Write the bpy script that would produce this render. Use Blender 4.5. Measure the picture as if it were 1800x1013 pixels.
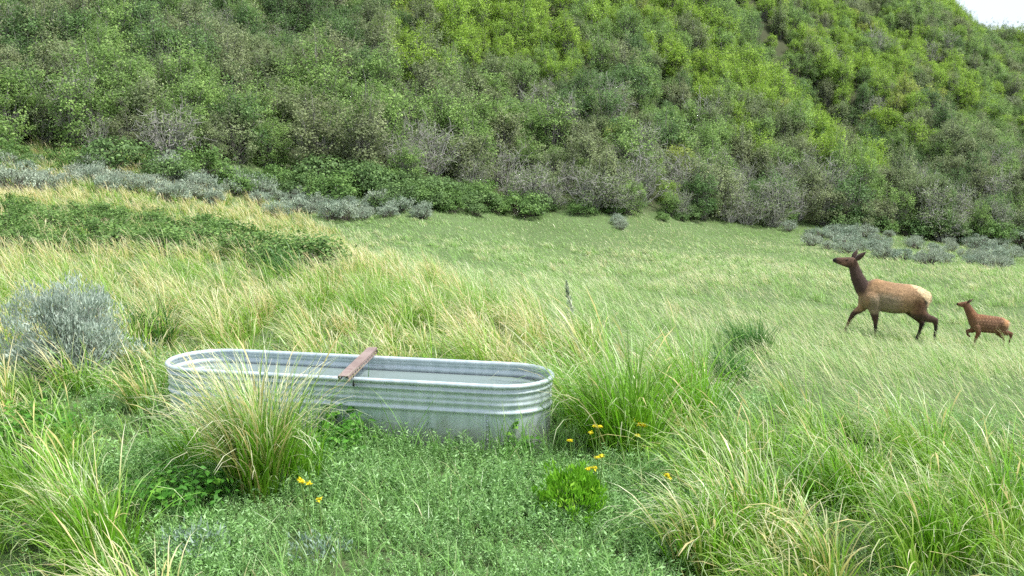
import bpy, bmesh, math
import numpy as np
from mathutils import Vector, Matrix, Euler

for o in list(bpy.data.objects):
    bpy.data.objects.remove(o)
scene = bpy.context.scene
COL = scene.collection
R = math.radians

# ------------------------------------------------------------------ camera, sky, sun, exposure
CAM_Z, PITCH, F = 2.0, R(8.67), 1800.0
cam_d = bpy.data.cameras.new('camera')
cam_d.sensor_width = 36.0
cam_d.lens = 36.0
cam_d.clip_start = 0.05
cam_d.clip_end = 3000
cam = bpy.data.objects.new('camera', cam_d)
cam.location = (0, 0, CAM_Z)
cam.rotation_euler = (R(90) - PITCH, 0, 0)
COL.objects.link(cam)
scene.camera = cam

SUN_EL, SUN_AZ = R(58), R(100)        # azimuth clockwise from +Y (the viewing direction)
world = bpy.data.worlds.new('World')
scene.world = world
world.use_nodes = True
wt = world.node_tree
wt.nodes.clear()
w_out = wt.nodes.new('ShaderNodeOutputWorld')
w_bg = wt.nodes.new('ShaderNodeBackground')
w_sky = wt.nodes.new('ShaderNodeTexSky')
w_sky.sky_type = 'NISHITA'
w_sky.sun_disc = False
w_sky.sun_elevation = SUN_EL
w_sky.sun_rotation = SUN_AZ
w_co = wt.nodes.new('ShaderNodeTexCoord')
w_no = wt.nodes.new('ShaderNodeTexNoise')
w_no.inputs['Scale'].default_value = 2.2
w_no.inputs['Detail'].default_value = 6
w_rp = wt.nodes.new('ShaderNodeMapRange')
w_rp.inputs['From Min'].default_value = 0.25
w_rp.inputs['From Max'].default_value = 0.6
w_rp.inputs['To Min'].default_value = 0.5
w_rp.inputs['To Max'].default_value = 0.92
w_mx = wt.nodes.new('ShaderNodeMix')
w_mx.data_type = 'RGBA'
w_mx.inputs['B'].default_value = (7.0, 7.7, 8.8, 1)      # thin bright cloud
wt.links.new(w_co.outputs['Generated'], w_no.inputs['Vector'])
wt.links.new(w_no.outputs['Fac'], w_rp.inputs['Value'])
wt.links.new(w_rp.outputs['Result'], w_mx.inputs['Factor'])
wt.links.new(w_sky.outputs['Color'], w_mx.inputs['A'])
wt.links.new(w_mx.outputs['Result'], w_bg.inputs['Color'])
w_bg.inputs['Strength'].default_value = 0.092
wt.links.new(w_bg.outputs['Background'], w_out.inputs['Surface'])

sun_d = bpy.data.lights.new('sun', 'SUN')
sun_d.energy = 4.1
sun_d.angle = R(12)
sun_d.color = (1.0, 0.98, 0.95)
sun = bpy.data.objects.new('sun', sun_d)
_s = Vector((math.sin(SUN_AZ) * math.cos(SUN_EL), math.cos(SUN_AZ) * math.cos(SUN_EL), math.sin(SUN_EL)))
sun.rotation_euler = (-_s).to_track_quat('-Z', 'Y').to_euler()
sun.location = _s * 300
COL.objects.link(sun)

scene.view_settings.view_transform = 'Standard'
scene.view_settings.look = 'None'
scene.view_settings.gamma = 1.0
scene.view_settings.use_curve_mapping = False
scene.view_settings.exposure = 0.74
scene.cycles.max_bounces = 4
scene.cycles.diffuse_bounces = 2
scene.cycles.glossy_bounces = 3
scene.cycles.transmission_bounces = 2
scene.cycles.use_adaptive_sampling = True
scene.cycles.adaptive_threshold = 0.03
scene.cycles.use_denoising = False
scene.cycles.caustics_reflective = False
scene.cycles.caustics_refractive = False

# ------------------------------------------------------------------ helpers
CP, SP = math.cos(PITCH), math.sin(PITCH)

def project(P):
    P = np.asarray(P, float)
    x, y, z = P[..., 0], P[..., 1], P[..., 2] - CAM_Z
    d = y * CP - z * SP
    u = y * SP + z * CP
    d = np.maximum(d, 0.01)
    return 900 + F * x / d, 506.5 - F * u / d

def unproject(px, py, Y):
    a, b = (px - 900) / F, (506.5 - py) / F
    dx, dy, dz = a, CP + b * SP, -SP + b * CP
    k = Y / dy
    return np.array([dx * k, Y, CAM_Z + dz * k])

def unproject_z(px, py, z):
    a, b = (px - 900) / F, (506.5 - py) / F
    dx, dy, dz = a, CP + b * SP, -SP + b * CP
    k = (z - CAM_Z) / dz
    return np.array([dx * k, dy * k, z])

def mesh_np(name, verts, faces, attrs=None, mats=(), smooth=False):
    """verts Nx3, faces list of int arrays (each Mxk)."""
    me = bpy.data.meshes.new(name)
    verts = np.asarray(verts, np.float32)
    fl = [np.asarray(f, np.int32) for f in (faces if isinstance(faces, list) else [faces]) if len(f)]
    nl = sum(f.size for f in fl)
    npoly = sum(len(f) for f in fl)
    me.vertices.add(len(verts))
    me.vertices.foreach_set('co', verts.ravel())
    me.loops.add(nl)
    me.loops.foreach_set('vertex_index', np.concatenate([f.ravel() for f in fl]))
    me.polygons.add(npoly)
    sizes = np.concatenate([np.full(len(f), f.shape[1]) for f in fl])
    starts = np.concatenate([[0], np.cumsum(sizes)[:-1]]).astype(np.int32)
    me.polygons.foreach_set('loop_start', starts)
    if smooth:
        me.polygons.foreach_set('use_smooth', np.ones(npoly, bool))
    me.update(calc_edges=True)
    for k, a in (attrs or {}).items():
        a = np.asarray(a, np.float32)
        if a.ndim == 2:
            if a.shape[1] == 3:
                a = np.hstack([a, np.ones((len(a), 1), np.float32)])
            at = me.attributes.new(k, 'FLOAT_COLOR', 'POINT')
            at.data.foreach_set('color', a.ravel())
        else:
            at = me.attributes.new(k, 'FLOAT', 'POINT')
            at.data.foreach_set('value', a)
    for m in mats:
        me.materials.append(m)
    return me

def link(name, data, parent=None, loc=None, rot=None, scale=None):
    o = bpy.data.objects.new(name, data)
    COL.objects.link(o)
    if parent is not None:
        o.parent = parent
    if loc is not None:
        o.location = loc
    if rot is not None:
        o.rotation_euler = rot
    if scale is not None:
        o.scale = scale if hasattr(scale, '__len__') else (scale,) * 3
    return o

def tag(o, label=None, cat=None, group=None, kind=None):
    for k, v in (('label', label), ('category', cat), ('group', group), ('kind', kind)):
        if v:
            o[k] = v
    return o

ORD = ['leftmost', 'second', 'third', 'fourth', 'fifth', 'sixth', 'seventh', 'eighth', 'ninth', 'tenth', 'eleventh', 'twelfth',
       'thirteenth', 'fourteenth', 'fifteenth', 'sixteenth', 'seventeenth', 'eighteenth', 'nineteenth', 'twentieth',
       'twenty-first', 'twenty-second', 'twenty-third', 'twenty-fourth', 'twenty-fifth', 'twenty-sixth', 'twenty-seventh', 'twenty-eighth',
       'twenty-ninth', 'thirtieth', 'thirty-first', 'thirty-second', 'thirty-third', 'thirty-fourth', 'thirty-fifth', 'thirty-sixth']

def ordinal(i):
    return 'leftmost' if i == 0 else ORD[min(i, len(ORD) - 1)] + ' from left'

# ---- materials
def new_mat(name):
    m = bpy.data.materials.new(name)
    m.use_nodes = True
    nt = m.node_tree
    nt.nodes.clear()
    out = nt.nodes.new('ShaderNodeOutputMaterial')
    return m, nt, out

def N(nt, typ, **kw):
    n = nt.nodes.new(typ)
    for k, v in kw.items():
        if k in n.inputs:
            n.inputs[k].default_value = v
        else:
            setattr(n, k, v)
    return n

def rgb(h):
    """sRGB 0-255 triple -> linear"""
    return tuple(((c / 255) / 12.92 if c / 255 <= 0.04045 else ((c / 255 + 0.055) / 1.055) ** 2.4) for c in h) + (1.0,)

def mixc(nt, fac, a, b, blend='MIX'):
    n = nt.nodes.new('ShaderNodeMix')
    n.data_type = 'RGBA'
    n.blend_type = blend
    for s, v in (('Factor', fac), ('A', a), ('B', b)):
        if hasattr(v, 'is_output') or isinstance(v, bpy.types.NodeSocket):
            nt.links.new(v, n.inputs[s])
        else:
            n.inputs[s].default_value = v
    return n.outputs['Result']

def math_n(nt, op, a, b=0.0, clamp=False):
    n = nt.nodes.new('ShaderNodeMath')
    n.operation = op
    n.use_clamp = clamp
    for i, v in enumerate((a, b)):
        if isinstance(v, bpy.types.NodeSocket):
            nt.links.new(v, n.inputs[i])
        else:
            n.inputs[i].default_value = v
    return n.outputs[0]

def ramp(nt, fac, lo, hi, a=0.0, b=1.0):
    n = nt.nodes.new('ShaderNodeMapRange')
    n.interpolation_type = 'SMOOTHSTEP'
    nt.links.new(fac, n.inputs['Value'])
    for k, v in (('From Min', lo), ('From Max', hi), ('To Min', a), ('To Max', b)):
        n.inputs[k].default_value = v
    return n.outputs['Result']

def foliage_out(nt, out, col, transl=0.35, rough=0.55, spec=0.25, tcol=None):
    p = N(nt, 'ShaderNodeBsdfPrincipled', Roughness=rough)
    p.inputs['Specular IOR Level'].default_value = spec
    nt.links.new(col, p.inputs['Base Color'])
    t = N(nt, 'ShaderNodeBsdfTranslucent')
    nt.links.new(tcol or col, t.inputs['Color'])
    mx = N(nt, 'ShaderNodeMixShader')
    mx.inputs[0].default_value = transl
    nt.links.new(p.outputs[0], mx.inputs[1])
    nt.links.new(t.outputs[0], mx.inputs[2])
    nt.links.new(mx.outputs[0], out.inputs['Surface'])

def leaf_mat(name, c1, c2, c3=None, transl=0.35, vary=0.35, rough=0.55, spec=0.2):
    """c1..c2 per plant, mixed per leaf with c3 by the attribute v"""
    m, nt, out = new_mat(name)
    oi = N(nt, 'ShaderNodeObjectInfo')
    at = N(nt, 'ShaderNodeAttribute', attribute_name='v')
    c = mixc(nt, oi.outputs['Random'], c1, c2)
    if c3:
        c = mixc(nt, ramp(nt, at.outputs['Fac'], 0.55, 1.0, 0, 0.85), c, c3)
    hv = N(nt, 'ShaderNodeHueSaturation')
    nt.links.new(c, hv.inputs['Color'])
    nt.links.new(ramp(nt, at.outputs['Fac'], 0, 1, 1 - vary, 1 + vary), hv.inputs['Value'])
    foliage_out(nt, out, hv.outputs['Color'], transl, rough, spec)
    return m

def bark_mat(name, c1, c2):
    m, nt, out = new_mat(name)
    no = N(nt, 'ShaderNodeTexNoise', Scale=9.0, Detail=4.0)
    tc = N(nt, 'ShaderNodeTexCoord')
    nt.links.new(tc.outputs['Object'], no.inputs['Vector'])
    p = N(nt, 'ShaderNodeBsdfPrincipled', Roughness=0.9)
    nt.links.new(mixc(nt, ramp(nt, no.outputs['Fac'], 0.3, 0.7), c1, c2), p.inputs['Base Color'])
    nt.links.new(p.outputs[0], out.inputs['Surface'])
    return m

def grass_mat(name, green1, green2, straw, tip, transl=0.4):
    """attribute bl = (height along the blade, blade random, seed head, how dry the plant is)"""
    m, nt, out = new_mat(name)
    at = N(nt, 'ShaderNodeAttribute', attribute_name='bl')
    sp = N(nt, 'ShaderNodeSeparateColor')
    nt.links.new(at.outputs['Color'], sp.inputs[0])
    t, b, s = sp.outputs[0], sp.outputs[1], sp.outputs[2]
    ti = at.outputs['Alpha']
    tc = N(nt, 'ShaderNodeTexCoord')
    no = N(nt, 'ShaderNodeTexNoise', Scale=1.3, Detail=3.0)
    nt.links.new(tc.outputs['Object'], no.inputs['Vector'])
    g = mixc(nt, ramp(nt, no.outputs['Fac'], 0.35, 0.65), green1, green2)
    hv = N(nt, 'ShaderNodeHueSaturation')
    nt.links.new(g, hv.inputs['Color'])
    # fract(b * 7) : a second random per blade, for lightness
    nt.links.new(ramp(nt, math_n(nt, 'FRACT', math_n(nt, 'MULTIPLY', b, 7.31)), 0, 1, 0.65, 1.4), hv.inputs['Value'])
    g = hv.outputs['Color']
    dry = math_n(nt, 'ADD', math_n(nt, 'ADD', b, ti), math_n(nt, 'MULTIPLY', t, 0.45))
    c = mixc(nt, ramp(nt, dry, 1.15, 1.6), g, straw)
    tipf = math_n(nt, 'MULTIPLY', ramp(nt, t, 0.45, 0.95), ramp(nt, dry, 0.75, 1.45, 0.08, 0.92))
    c = mixc(nt, tipf, c, tip)
    c = mixc(nt, math_n(nt, 'MULTIPLY', s, 0.85), c, straw)
    foliage_out(nt, out, c, transl, 0.36, 0.45)
    return m

# ---- geometry generators (numpy)
def tube_np(paths, sides=4):
    """paths: list of (Kx3 points, K radii) -> verts, quads"""
    V, Q, off = [], [], 0
    an = np.arange(sides) * 2 * math.pi / sides
    for P, r in paths:
        P = np.asarray(P, float)
        r = np.broadcast_to(np.asarray(r, float), (len(P),))
        T = np.gradient(P, axis=0)
        T /= np.linalg.norm(T, axis=1, keepdims=True) + 1e-9
        ref = np.array([0.0, 0.0, 1.0]) if abs(T[:, 2]).mean() < 0.8 else np.array([1.0, 0.0, 0.0])
        A = np.cross(T, ref)
        A /= np.linalg.norm(A, axis=1, keepdims=True) + 1e-9
        B = np.cross(T, A)
        ring = P[:, None, :] + r[:, None, None] * (np.cos(an)[None, :, None] * A[:, None, :] + np.sin(an)[None, :, None] * B[:, None, :])
        K = len(P)
        V.append(ring.reshape(-1, 3))
        i = np.arange(K - 1)[:, None] * sides
        j = np.arange(sides)[None, :]
        j2 = (j + 1) % sides
        Q.append(np.stack([i + j, i + j2, i + sides + j2, i + sides + j], -1).reshape(-1, 4) + off)
        off += K * sides
    return np.concatenate(V), np.concatenate(Q)

def leaves_np(rng, C, Nrm, Up, ln, wd):
    """rhombic leaves: centres, normals, long axis hint"""
    n = len(C)
    Nrm = Nrm / (np.linalg.norm(Nrm, axis=1, keepdims=True) + 1e-9)
    U = Up - Nrm * np.sum(Up * Nrm, 1, keepdims=True)
    U /= np.linalg.norm(U, axis=1, keepdims=True) + 1e-9
    W = np.cross(Nrm, U)
    s = rng.uniform(0.65, 1.35, (n, 1))
    L, D = U * ln * s * 0.5, W * wd * s * 0.5
    V = np.stack([C - L, C + D - L * 0.1, C + L, C - D - L * 0.1], 1).reshape(-1, 3)
    # fold a little along the long axis
    V = V.reshape(n, 4, 3)
    V[:, 1] += Nrm * wd * 0.18
    V[:, 3] += Nrm * wd * 0.18
    return V.reshape(-1, 3), np.arange(n * 4).reshape(n, 4), np.repeat(rng.random(n), 4)

def shrub_np(seed, H, W, nclump, nleaf, ln, wd, sig, up=0.4, low=-0.15, stem_r=0.03, twigs=2, lobes=0.25, inner=0.6, vertical=False, spray=0.75, rough=0.12):
    rng = np.random.default_rng(seed)
    z = rng.uniform(low, 1.0, nclump)
    a = rng.uniform(0, 2 * math.pi, nclump)
    rr = np.sqrt(np.maximum(0, 1 - np.clip(z, -1, 1) ** 2))
    ph = rng.uniform(0, 6.28, 3)
    lob = 1 + lobes * np.sin(2 * a + ph[0]) * 0.5 + lobes * np.sin(3 * a + ph[1]) * 0.5
    rad = rng.uniform(inner, 1.0, nclump) ** 0.7
    C = np.stack([W / 2 * rr * np.cos(a) * lob * rad, W / 2 * rr * np.sin(a) * lob * rad, H * 0.42 + H * 0.52 * z * rad * rng.uniform(0.8, 1.12, nclump)], 1)
    C[:, 2] += np.abs(rng.normal(0, rough, nclump)) * H * (z > 0.1)
    paths = []
    for c in C:
        b = np.array([c[0] * 0.12, c[1] * 0.12, -0.12]) + rng.normal(0, 0.03 * W, 3) * [1, 1, 0]
        m = b * 0.45 + c * 0.55 + np.array([0, 0, 0.10 * H]) + rng.normal(0, 0.05 * W, 3)
        t = np.linspace(0, 1, 6)[:, None]
        P = b * (1 - t) ** 2 + 2 * m * t * (1 - t) + c * t ** 2
        P[1:-1] += rng.normal(0, 0.018 * W, (4, 3))
        paths.append((P, np.linspace(stem_r, stem_r * 0.3, 6)))
        for _ in range(twigs):
            k = rng.integers(3, 6)
            d = (c - np.array([0, 0, H * 0.3])) / W + rng.normal(0, 0.5, 3)
            d /= np.linalg.norm(d)
            e = P[k] + d * sig * rng.uniform(1.2, 2.6)
            mid = (P[k] + e) / 2 + rng.normal(0, sig * 0.25, 3)
            paths.append((np.array([P[k], mid, e]), np.array([stem_r * 0.38, stem_r * 0.28, stem_r * 0.14])))
    tv, tq = tube_np(paths, 4)
    n = nclump * nleaf
    ci = np.repeat(np.arange(nclump), nleaf)
    off = rng.normal(0, 1, (n, 3)) * sig * np.array([1, 1, spray])
    sc = rng.uniform(0.7, 1.35, nclump)[ci][:, None]
    P = C[ci] + off * sc
    P[:, 2] = np.maximum(P[:, 2], 0.03)
    out = P - np.array([0, 0, H * 0.4])
    out /= np.linalg.norm(out, axis=1, keepdims=True) + 1e-9
    if vertical:
        nr = rng.normal(0, 1, (n, 3)) * [1, 1, 0.35]
        upv = out * 0.6 + np.array([0, 0, 1.0]) + rng.normal(0, 0.3, (n, 3))
    else:
        nr = out * 0.7 + np.array([0, 0, up]) + rng.normal(0, 0.55, (n, 3))
        upv = rng.normal(0, 1, (n, 3))
    V, Q, v = leaves_np(rng, P, nr, upv, ln, wd)
    # light-or-dark leaf value: by clump, then by leaf
    cv = rng.random(nclump)[ci]
    v = np.clip(0.55 * np.repeat(cv, 4) + 0.45 * v, 0, 1)
    return (tv, tq), (V, Q, v)

def blades_np(rng, base, out_dir, h, w, th0, th1, tint, droop_p=1.6, segs=5, lean=(-1.0, 0.0), lean_amt=0.4, splay=0.6, seed_frac=0.0, hvar=0.25):
    """one arc per root point: its angle from vertical runs th0 -> th0+th1; out_dir points away from the middle of its tuft"""
    n = len(base)
    h = np.broadcast_to(np.asarray(h, float), (n,))
    w = np.broadcast_to(np.asarray(w, float), (n,))
    tint = np.broadcast_to(np.asarray(tint, float), (n,))
    az = rng.uniform(0, 2 * math.pi, n)
    d = np.stack([np.cos(az), np.sin(az)], 1) * 0.55 + np.array(lean)[None] * lean_amt + out_dir * splay
    d /= np.linalg.norm(d, axis=1, keepdims=True) + 1e-9
    hh = h * np.clip(rng.normal(1, hvar, n), 0.35, 1.35)
    seed = rng.random(n) < seed_frac
    hh = np.where(seed, hh * 1.08, hh)
    t0 = rng.uniform(*th0, n) * (0.4 + np.linalg.norm(out_dir, axis=1))
    t1 = rng.uniform(0, 1, n) ** 1.4 * (th1[1] - th1[0]) + th1[0]
    t1 = np.where(seed, t1 * 0.7, t1)
    t = np.linspace(0, 1, segs + 1)
    th = t0[:, None] + t1[:, None] * t[None, :] ** droop_p
    th = (th[:, 1:] + th[:, :-1]) / 2
    ds = hh[:, None] / segs
    hor = np.concatenate([np.zeros((n, 1)), np.cumsum(np.sin(th) * ds, 1)], 1)
    ver = np.concatenate([np.zeros((n, 1)), np.cumsum(np.cos(th) * ds, 1)], 1)
    P = base[:, None, :] + np.concatenate([d[:, None, :] * hor[..., None], ver[..., None]], 2)
    # a slow sideways sway so that no two arcs are alike
    sw = rng.normal(0, 0.10, n)[:, None] * t[None] ** 2 * hh[:, None]
    P[..., 0] += -d[:, 1:2] * sw
    P[..., 1] += d[:, 0:1] * sw
    tw = rng.normal(0, 0.7, n)
    side = np.stack([-d[:, 1], d[:, 0], np.zeros(n)], 1)
    side = side * np.cos(tw)[:, None] + np.stack([d[:, 0], d[:, 1], np.zeros(n)], 1) * np.sin(tw)[:, None]
    ww = w * rng.uniform(0.6, 1.3, n)
    prof = np.where(t < 0.25, 0.75 + t, 1.0) * np.clip((1 - t), 0, 1) ** 0.55
    prof = np.maximum(prof, 0.05)
    prof_s = np.interp(t, [0, 0.74, 0.80, 0.9, 1.0], [0.35, 0.28, 0.95, 0.9, 0.15])
    pr = np.where(seed[:, None], prof_s[None], prof[None]) * ww[:, None] * 0.5
    A = P + side[:, None, :] * pr[..., None]
    B = P - side[:, None, :] * pr[..., None]
    V = np.stack([A, B], 2).reshape(-1, 3)
    K = segs + 1
    i = (np.arange(n)[:, None] * K + np.arange(segs)[None, :]) * 2
    Q = np.stack([i, i + 1, i + 3, i + 2], -1).reshape(-1, 4)
    bl = np.zeros((n, K, 2, 4))
    bl[..., 0] = t[None, :, None]
    bl[..., 1] = rng.random(n)[:, None, None]
    bl[..., 2] = np.where(seed[:, None] & (t[None, :] > 0.7), 1.0, 0.0)[:, :, None]
    bl[..., 3] = tint[:, None, None]
    return V, Q, bl.reshape(-1, 4)

def tuft_roots(rng, C, n_each, radius):
    """roots of n_each[i] blades round each centre, and the way each leans outward (length 0..1)"""
    ci = np.repeat(np.arange(len(C)), n_each)
    r = np.sqrt(rng.random(len(ci)))
    a = rng.uniform(0, 2 * math.pi, len(ci))
    rad = np.broadcast_to(np.asarray(radius, float), (len(C),))[ci]
    o = np.stack([np.cos(a) * r, np.sin(a) * r], 1)
    X, Y = C[ci, 0] + o[:, 0] * rad, C[ci, 1] + o[:, 1] * rad
    return ci, np.stack([X, Y, ground(X, Y) - 0.03], 1), o

def join_np(parts):
    V, Q, A, off = [], [], [], 0
    for v, q, a in parts:
        V.append(v); Q.append(q + off); A.append(a); off += len(v)
    return np.concatenate(V), np.concatenate(Q), np.concatenate(A)

def scatter(name, pts, rot, scale, idx, tint, sources, label, cat):
    """one object of uncountable stuff: instances of the source tufts on points"""
    pts = np.asarray(pts, np.float32)
    me = bpy.data.meshes.new(name)
    me.vertices.add(len(pts))
    me.vertices.foreach_set('co', pts.ravel())
    def fa(k, typ, arr, field):
        at = me.attributes.new(k, typ, 'POINT')
        at.data.foreach_set(field, np.ascontiguousarray(arr).ravel())
    fa('rot', 'FLOAT_VECTOR', np.asarray(rot, np.float32), 'vector')
    sc = np.asarray(scale, np.float32)
    if sc.ndim == 1:
        sc = np.repeat(sc[:, None], 3, 1)
    fa('scl', 'FLOAT_VECTOR', sc, 'vector')
    fa('idx', 'INT', np.asarray(idx, np.int32), 'value')
    fa('tint', 'FLOAT', np.asarray(tint, np.float32), 'value')
    c = bpy.data.collections.new(name + '_sources')
    for s in sources:
        c.objects.link(s)
    o = link(name, me)
    g = bpy.data.node_groups.new(name + '_scatter', 'GeometryNodeTree')
    g.interface.new_socket('Geometry', in_out='INPUT', socket_type='NodeSocketGeometry')
    g.interface.new_socket('Geometry', in_out='OUTPUT', socket_type='NodeSocketGeometry')
    gi, go = g.nodes.new('NodeGroupInput'), g.nodes.new('NodeGroupOutput')
    m2p = g.nodes.new('GeometryNodeMeshToPoints')
    ci = g.nodes.new('GeometryNodeCollectionInfo')
    ci.inputs['Collection'].default_value = c
    ci.inputs['Separate Children'].default_value = True
    ci.inputs['Reset Children'].default_value = True
    ip = g.nodes.new('GeometryNodeInstanceOnPoints')
    ip.inputs['Pick Instance'].default_value = True
    def attr(k, dt):
        n = g.nodes.new('GeometryNodeInputNamedAttribute')
        n.data_type = dt
        n.inputs['Name'].default_value = k
        return [s for s in n.outputs if s.enabled and s.name == 'Attribute'][0]
    e2r = g.nodes.new('FunctionNodeEulerToRotation')
    L = g.links.new
    L(gi.outputs[0], m2p.inputs['Mesh'])
    L(m2p.outputs[0], ip.inputs['Points'])
    L(ci.outputs[0], ip.inputs['Instance'])
    L(attr('idx', 'INT'), ip.inputs['Instance Index'])
    L(attr('rot', 'FLOAT_VECTOR'), e2r.inputs[0])
    L(e2r.outputs[0], ip.inputs['Rotation'])
    L(attr('scl', 'FLOAT_VECTOR'), ip.inputs['Scale'])
    L(ip.outputs[0], go.inputs[0])
    md = o.modifiers.new('scatter', 'NODES')
    md.node_group = g
    tag(o, label, cat, None, 'stuff')
    return o

def src(name, me):
    return bpy.data.objects.new(name, me)

# ------------------------------------------------------------------ terrain
CPT = []
for px, py, Y in [
    (-300, 1013, 4.6), (0, 1013, 4.6), (900, 1013, 4.7), (1800, 1013, 4.9), (2100, 1013, 4.9),
    (1300, 810, 6.6), (1750, 800, 7.2),
    (250, 660, 8.6), (1300, 690, 9.3), (1700, 690, 10.4),
    (100, 500, 14.5), (500, 510, 14.5), (900, 570, 13.5), (1250, 620, 14.0),
    (-200, 430, 22), (250, 440, 21), (560, 435, 21),
    (1552, 596, 22.9), (1735, 620, 21.5), (1250, 535, 23.5), (1000, 495, 26), (1950, 640, 21),
    (-250, 340, 36), (50, 350, 36), (350, 372, 38), (650, 392, 45), (900, 400, 52), (1150, 407, 54), (1450, 438, 50), (1650, 462, 47), (1800, 482, 44), (2050, 510, 43),
    (1300, 460, 36), (800, 430, 36), (1700, 520, 33),
    (-250, 290, 45), (100, 300, 47), (500, 340, 52), (900, 375, 58), (1300, 412, 60), (1600, 438, 60), (1800, 450, 62), (2100, 470, 62),
    (-250, 160, 55), (100, 165, 58), (500, 200, 62), (900, 235, 70), (1200, 272, 74), (1400, 340, 76),
    (-250, 10, 70), (100, 10, 72), (500, 10, 78), (900, 15, 88), (1150, 75, 94), (1250, 15, 108), (1300, 195, 92),
    (1420, 215, 106), (1560, 315, 88), (1700, 400, 74),
    (1800, 395, 80), (1800, 295, 110), (1650, 235, 118), (1800, 145, 158), (1500, 70, 140), (1600, 115, 140), (1640, 18, 178), (1670, 34, 180), (1800, 86, 184), (2000, 145, 190), (2100, 380, 90), (2300, 250, 170),
    (1700, 110, 235), (1900, 150, 240), (2200, 200, 260),
    (-500, -130, 100), (100, -140, 105), (500, -135, 112), (900, -120, 125), (1300, -95, 150), (1500, -45, 190), (-600, -90, 160), (500, -60, 190), (1100, -40, 220), (1450, 0, 250), (800, 0, 280), (-400, 0, 280),
    (-600, 20, 72), (-700, 300, 45), (-700, 480, 12), (2300, 620, 12), (2300, 560, 30)]:
    CPT.append(unproject(px, py, Y))
CPT += [np.array(p) for p in [(-2.6, 6.9, 0.30), (-1.0, 6.5, 0.36), (0.35, 6.15, 0.38), (-1.0, 5.9, 0.34), (0.1, 5.75, 0.34), (-1.0, 7.4, 0.24), (0.6, 7.0, 0.22),
                              (-4, 0, 0.25), (4, 0, 0.1), (0, 0, 0.2), (0, -30, 1.5), (-40, -10, 3), (40, -10, -1), (-90, 10, 4), (90, 20, -4)]]
CPT = np.array(CPT)
GX0, GX1, GY0, GY1, GS = -170.0, 230.0, -34.0, 300.0, 1.25
gx = np.arange(GX0, GX1 + 0.1, GS)
gy = np.arange(GY0, GY1 + 0.1, GS)

def _warp(P):
    # distances count relative to range, so that near detail and far hills both interpolate well
    P = np.asarray(P, float)
    r = np.hypot(P[:, 0], P[:, 1] + 8.0)
    k = np.log(r + 6.0) / r * 30
    return np.stack([P[:, 0] * k, (P[:, 1] + 8.0) * k], 1)

def _fit():
    A = _warp(CPT[:, :2])
    D = np.linalg.norm(A[:, None] - A[None], axis=2)
    n = len(A)
    M = np.zeros((n + 1, n + 1))
    M[:n, :n] = D + np.eye(n) * -0.02
    M[:n, n] = 1
    M[n, :n] = 1
    w = np.linalg.solve(M, np.concatenate([CPT[:, 2], [0]]))
    GXm, GYm = np.meshgrid(gx, gy)
    Q = _warp(np.stack([GXm.ravel(), GYm.ravel()], 1))
    Z = np.zeros(len(Q))
    for i in range(n):
        Z += w[i] * np.linalg.norm(Q - A[i], axis=1)
    Z = (Z + w[n]).reshape(GXm.shape)
    ker = np.array([0.25, 0.5, 0.25])
    for it in range(3):
        Zp = np.pad(Z, 1, mode='edge')
        Z = ker[0] * Zp[:-2, 1:-1] + ker[1] * Zp[1:-1, 1:-1] + ker[2] * Zp[2:, 1:-1]
        Zp = np.pad(Z, 1, mode='edge')
        Z = ker[0] * Zp[1:-1, :-2] + ker[1] * Zp[1:-1, 1:-1] + ker[2] * Zp[1:-1, 2:]
    # the gully that runs down the right of the spur, and the spur's crest beside it
    gl = np.array([unproject(a_, b_, c_)[:2] for a_, b_, c_ in ((1225, 0, 118), (1300, 70, 110), (1440, 205, 104), (1560, 305, 88), (1720, 398, 72))])
    dmin = np.full(GXm.shape, 1e9)
    side = np.zeros(GXm.shape)
    for p0, p1 in zip(gl[:-1], gl[1:]):
        d = p1 - p0
        t = np.clip(((GXm - p0[0]) * d[0] + (GYm - p0[1]) * d[1]) / (d @ d), 0, 1)
        ex, ey = GXm - (p0[0] + t * d[0]), GYm - (p0[1] + t * d[1])
        dd = np.hypot(ex, ey)
        side = np.where(dd < dmin, np.sign(d[0] * ey - d[1] * ex), side)
        dmin = np.minimum(dmin, dd)
    Z = Z - 3.2 * np.exp(-(dmin / 4.5) ** 2) + 1.8 * np.exp(-((dmin - 10) / 5.0) ** 2) * (GYm > 64)
    # hummocks and small spurs on the brushy slope only
    hillf = np.clip((GYm - 58) / 14, 0, 1)
    r1 = np.random.default_rng(3).random((64, 64))
    def vn(sc):
        x, y = (GXm + GYm * 0.55) / sc + 500, (GYm - GXm * 0.25) / (sc * 1.7) + 500
        i, j = np.floor(x).astype(int), np.floor(y).astype(int)
        a, b = x - i, y - j
        a, b = a * a * (3 - 2 * a), b * b * (3 - 2 * b)
        g = lambda p, q: r1[p % 64, q % 64]
        return g(i, j) * (1 - a) * (1 - b) + g(i + 1, j) * a * (1 - b) + g(i, j + 1) * (1 - a) * b + g(i + 1, j + 1) * a * b
    Z = Z + hillf * ((vn(11) - 0.5) * 3.0 + (vn(5) - 0.5) * 0.8)
    return Z

GZ = _fit()

def ground(X, Y):
    X, Y = np.asarray(X, float), np.asarray(Y, float)
    fx = np.clip((X - GX0) / GS, 0, len(gx) - 1.001)
    fy = np.clip((Y - GY0) / GS, 0, len(gy) - 1.001)
    i, j = fx.astype(int), fy.astype(int)
    a, b = fx - i, fy - j
    return (GZ[j, i] * (1 - a) * (1 - b) + GZ[j, i + 1] * a * (1 - b) + GZ[j + 1, i] * (1 - a) * b + GZ[j + 1, i + 1] * a * b)

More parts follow.
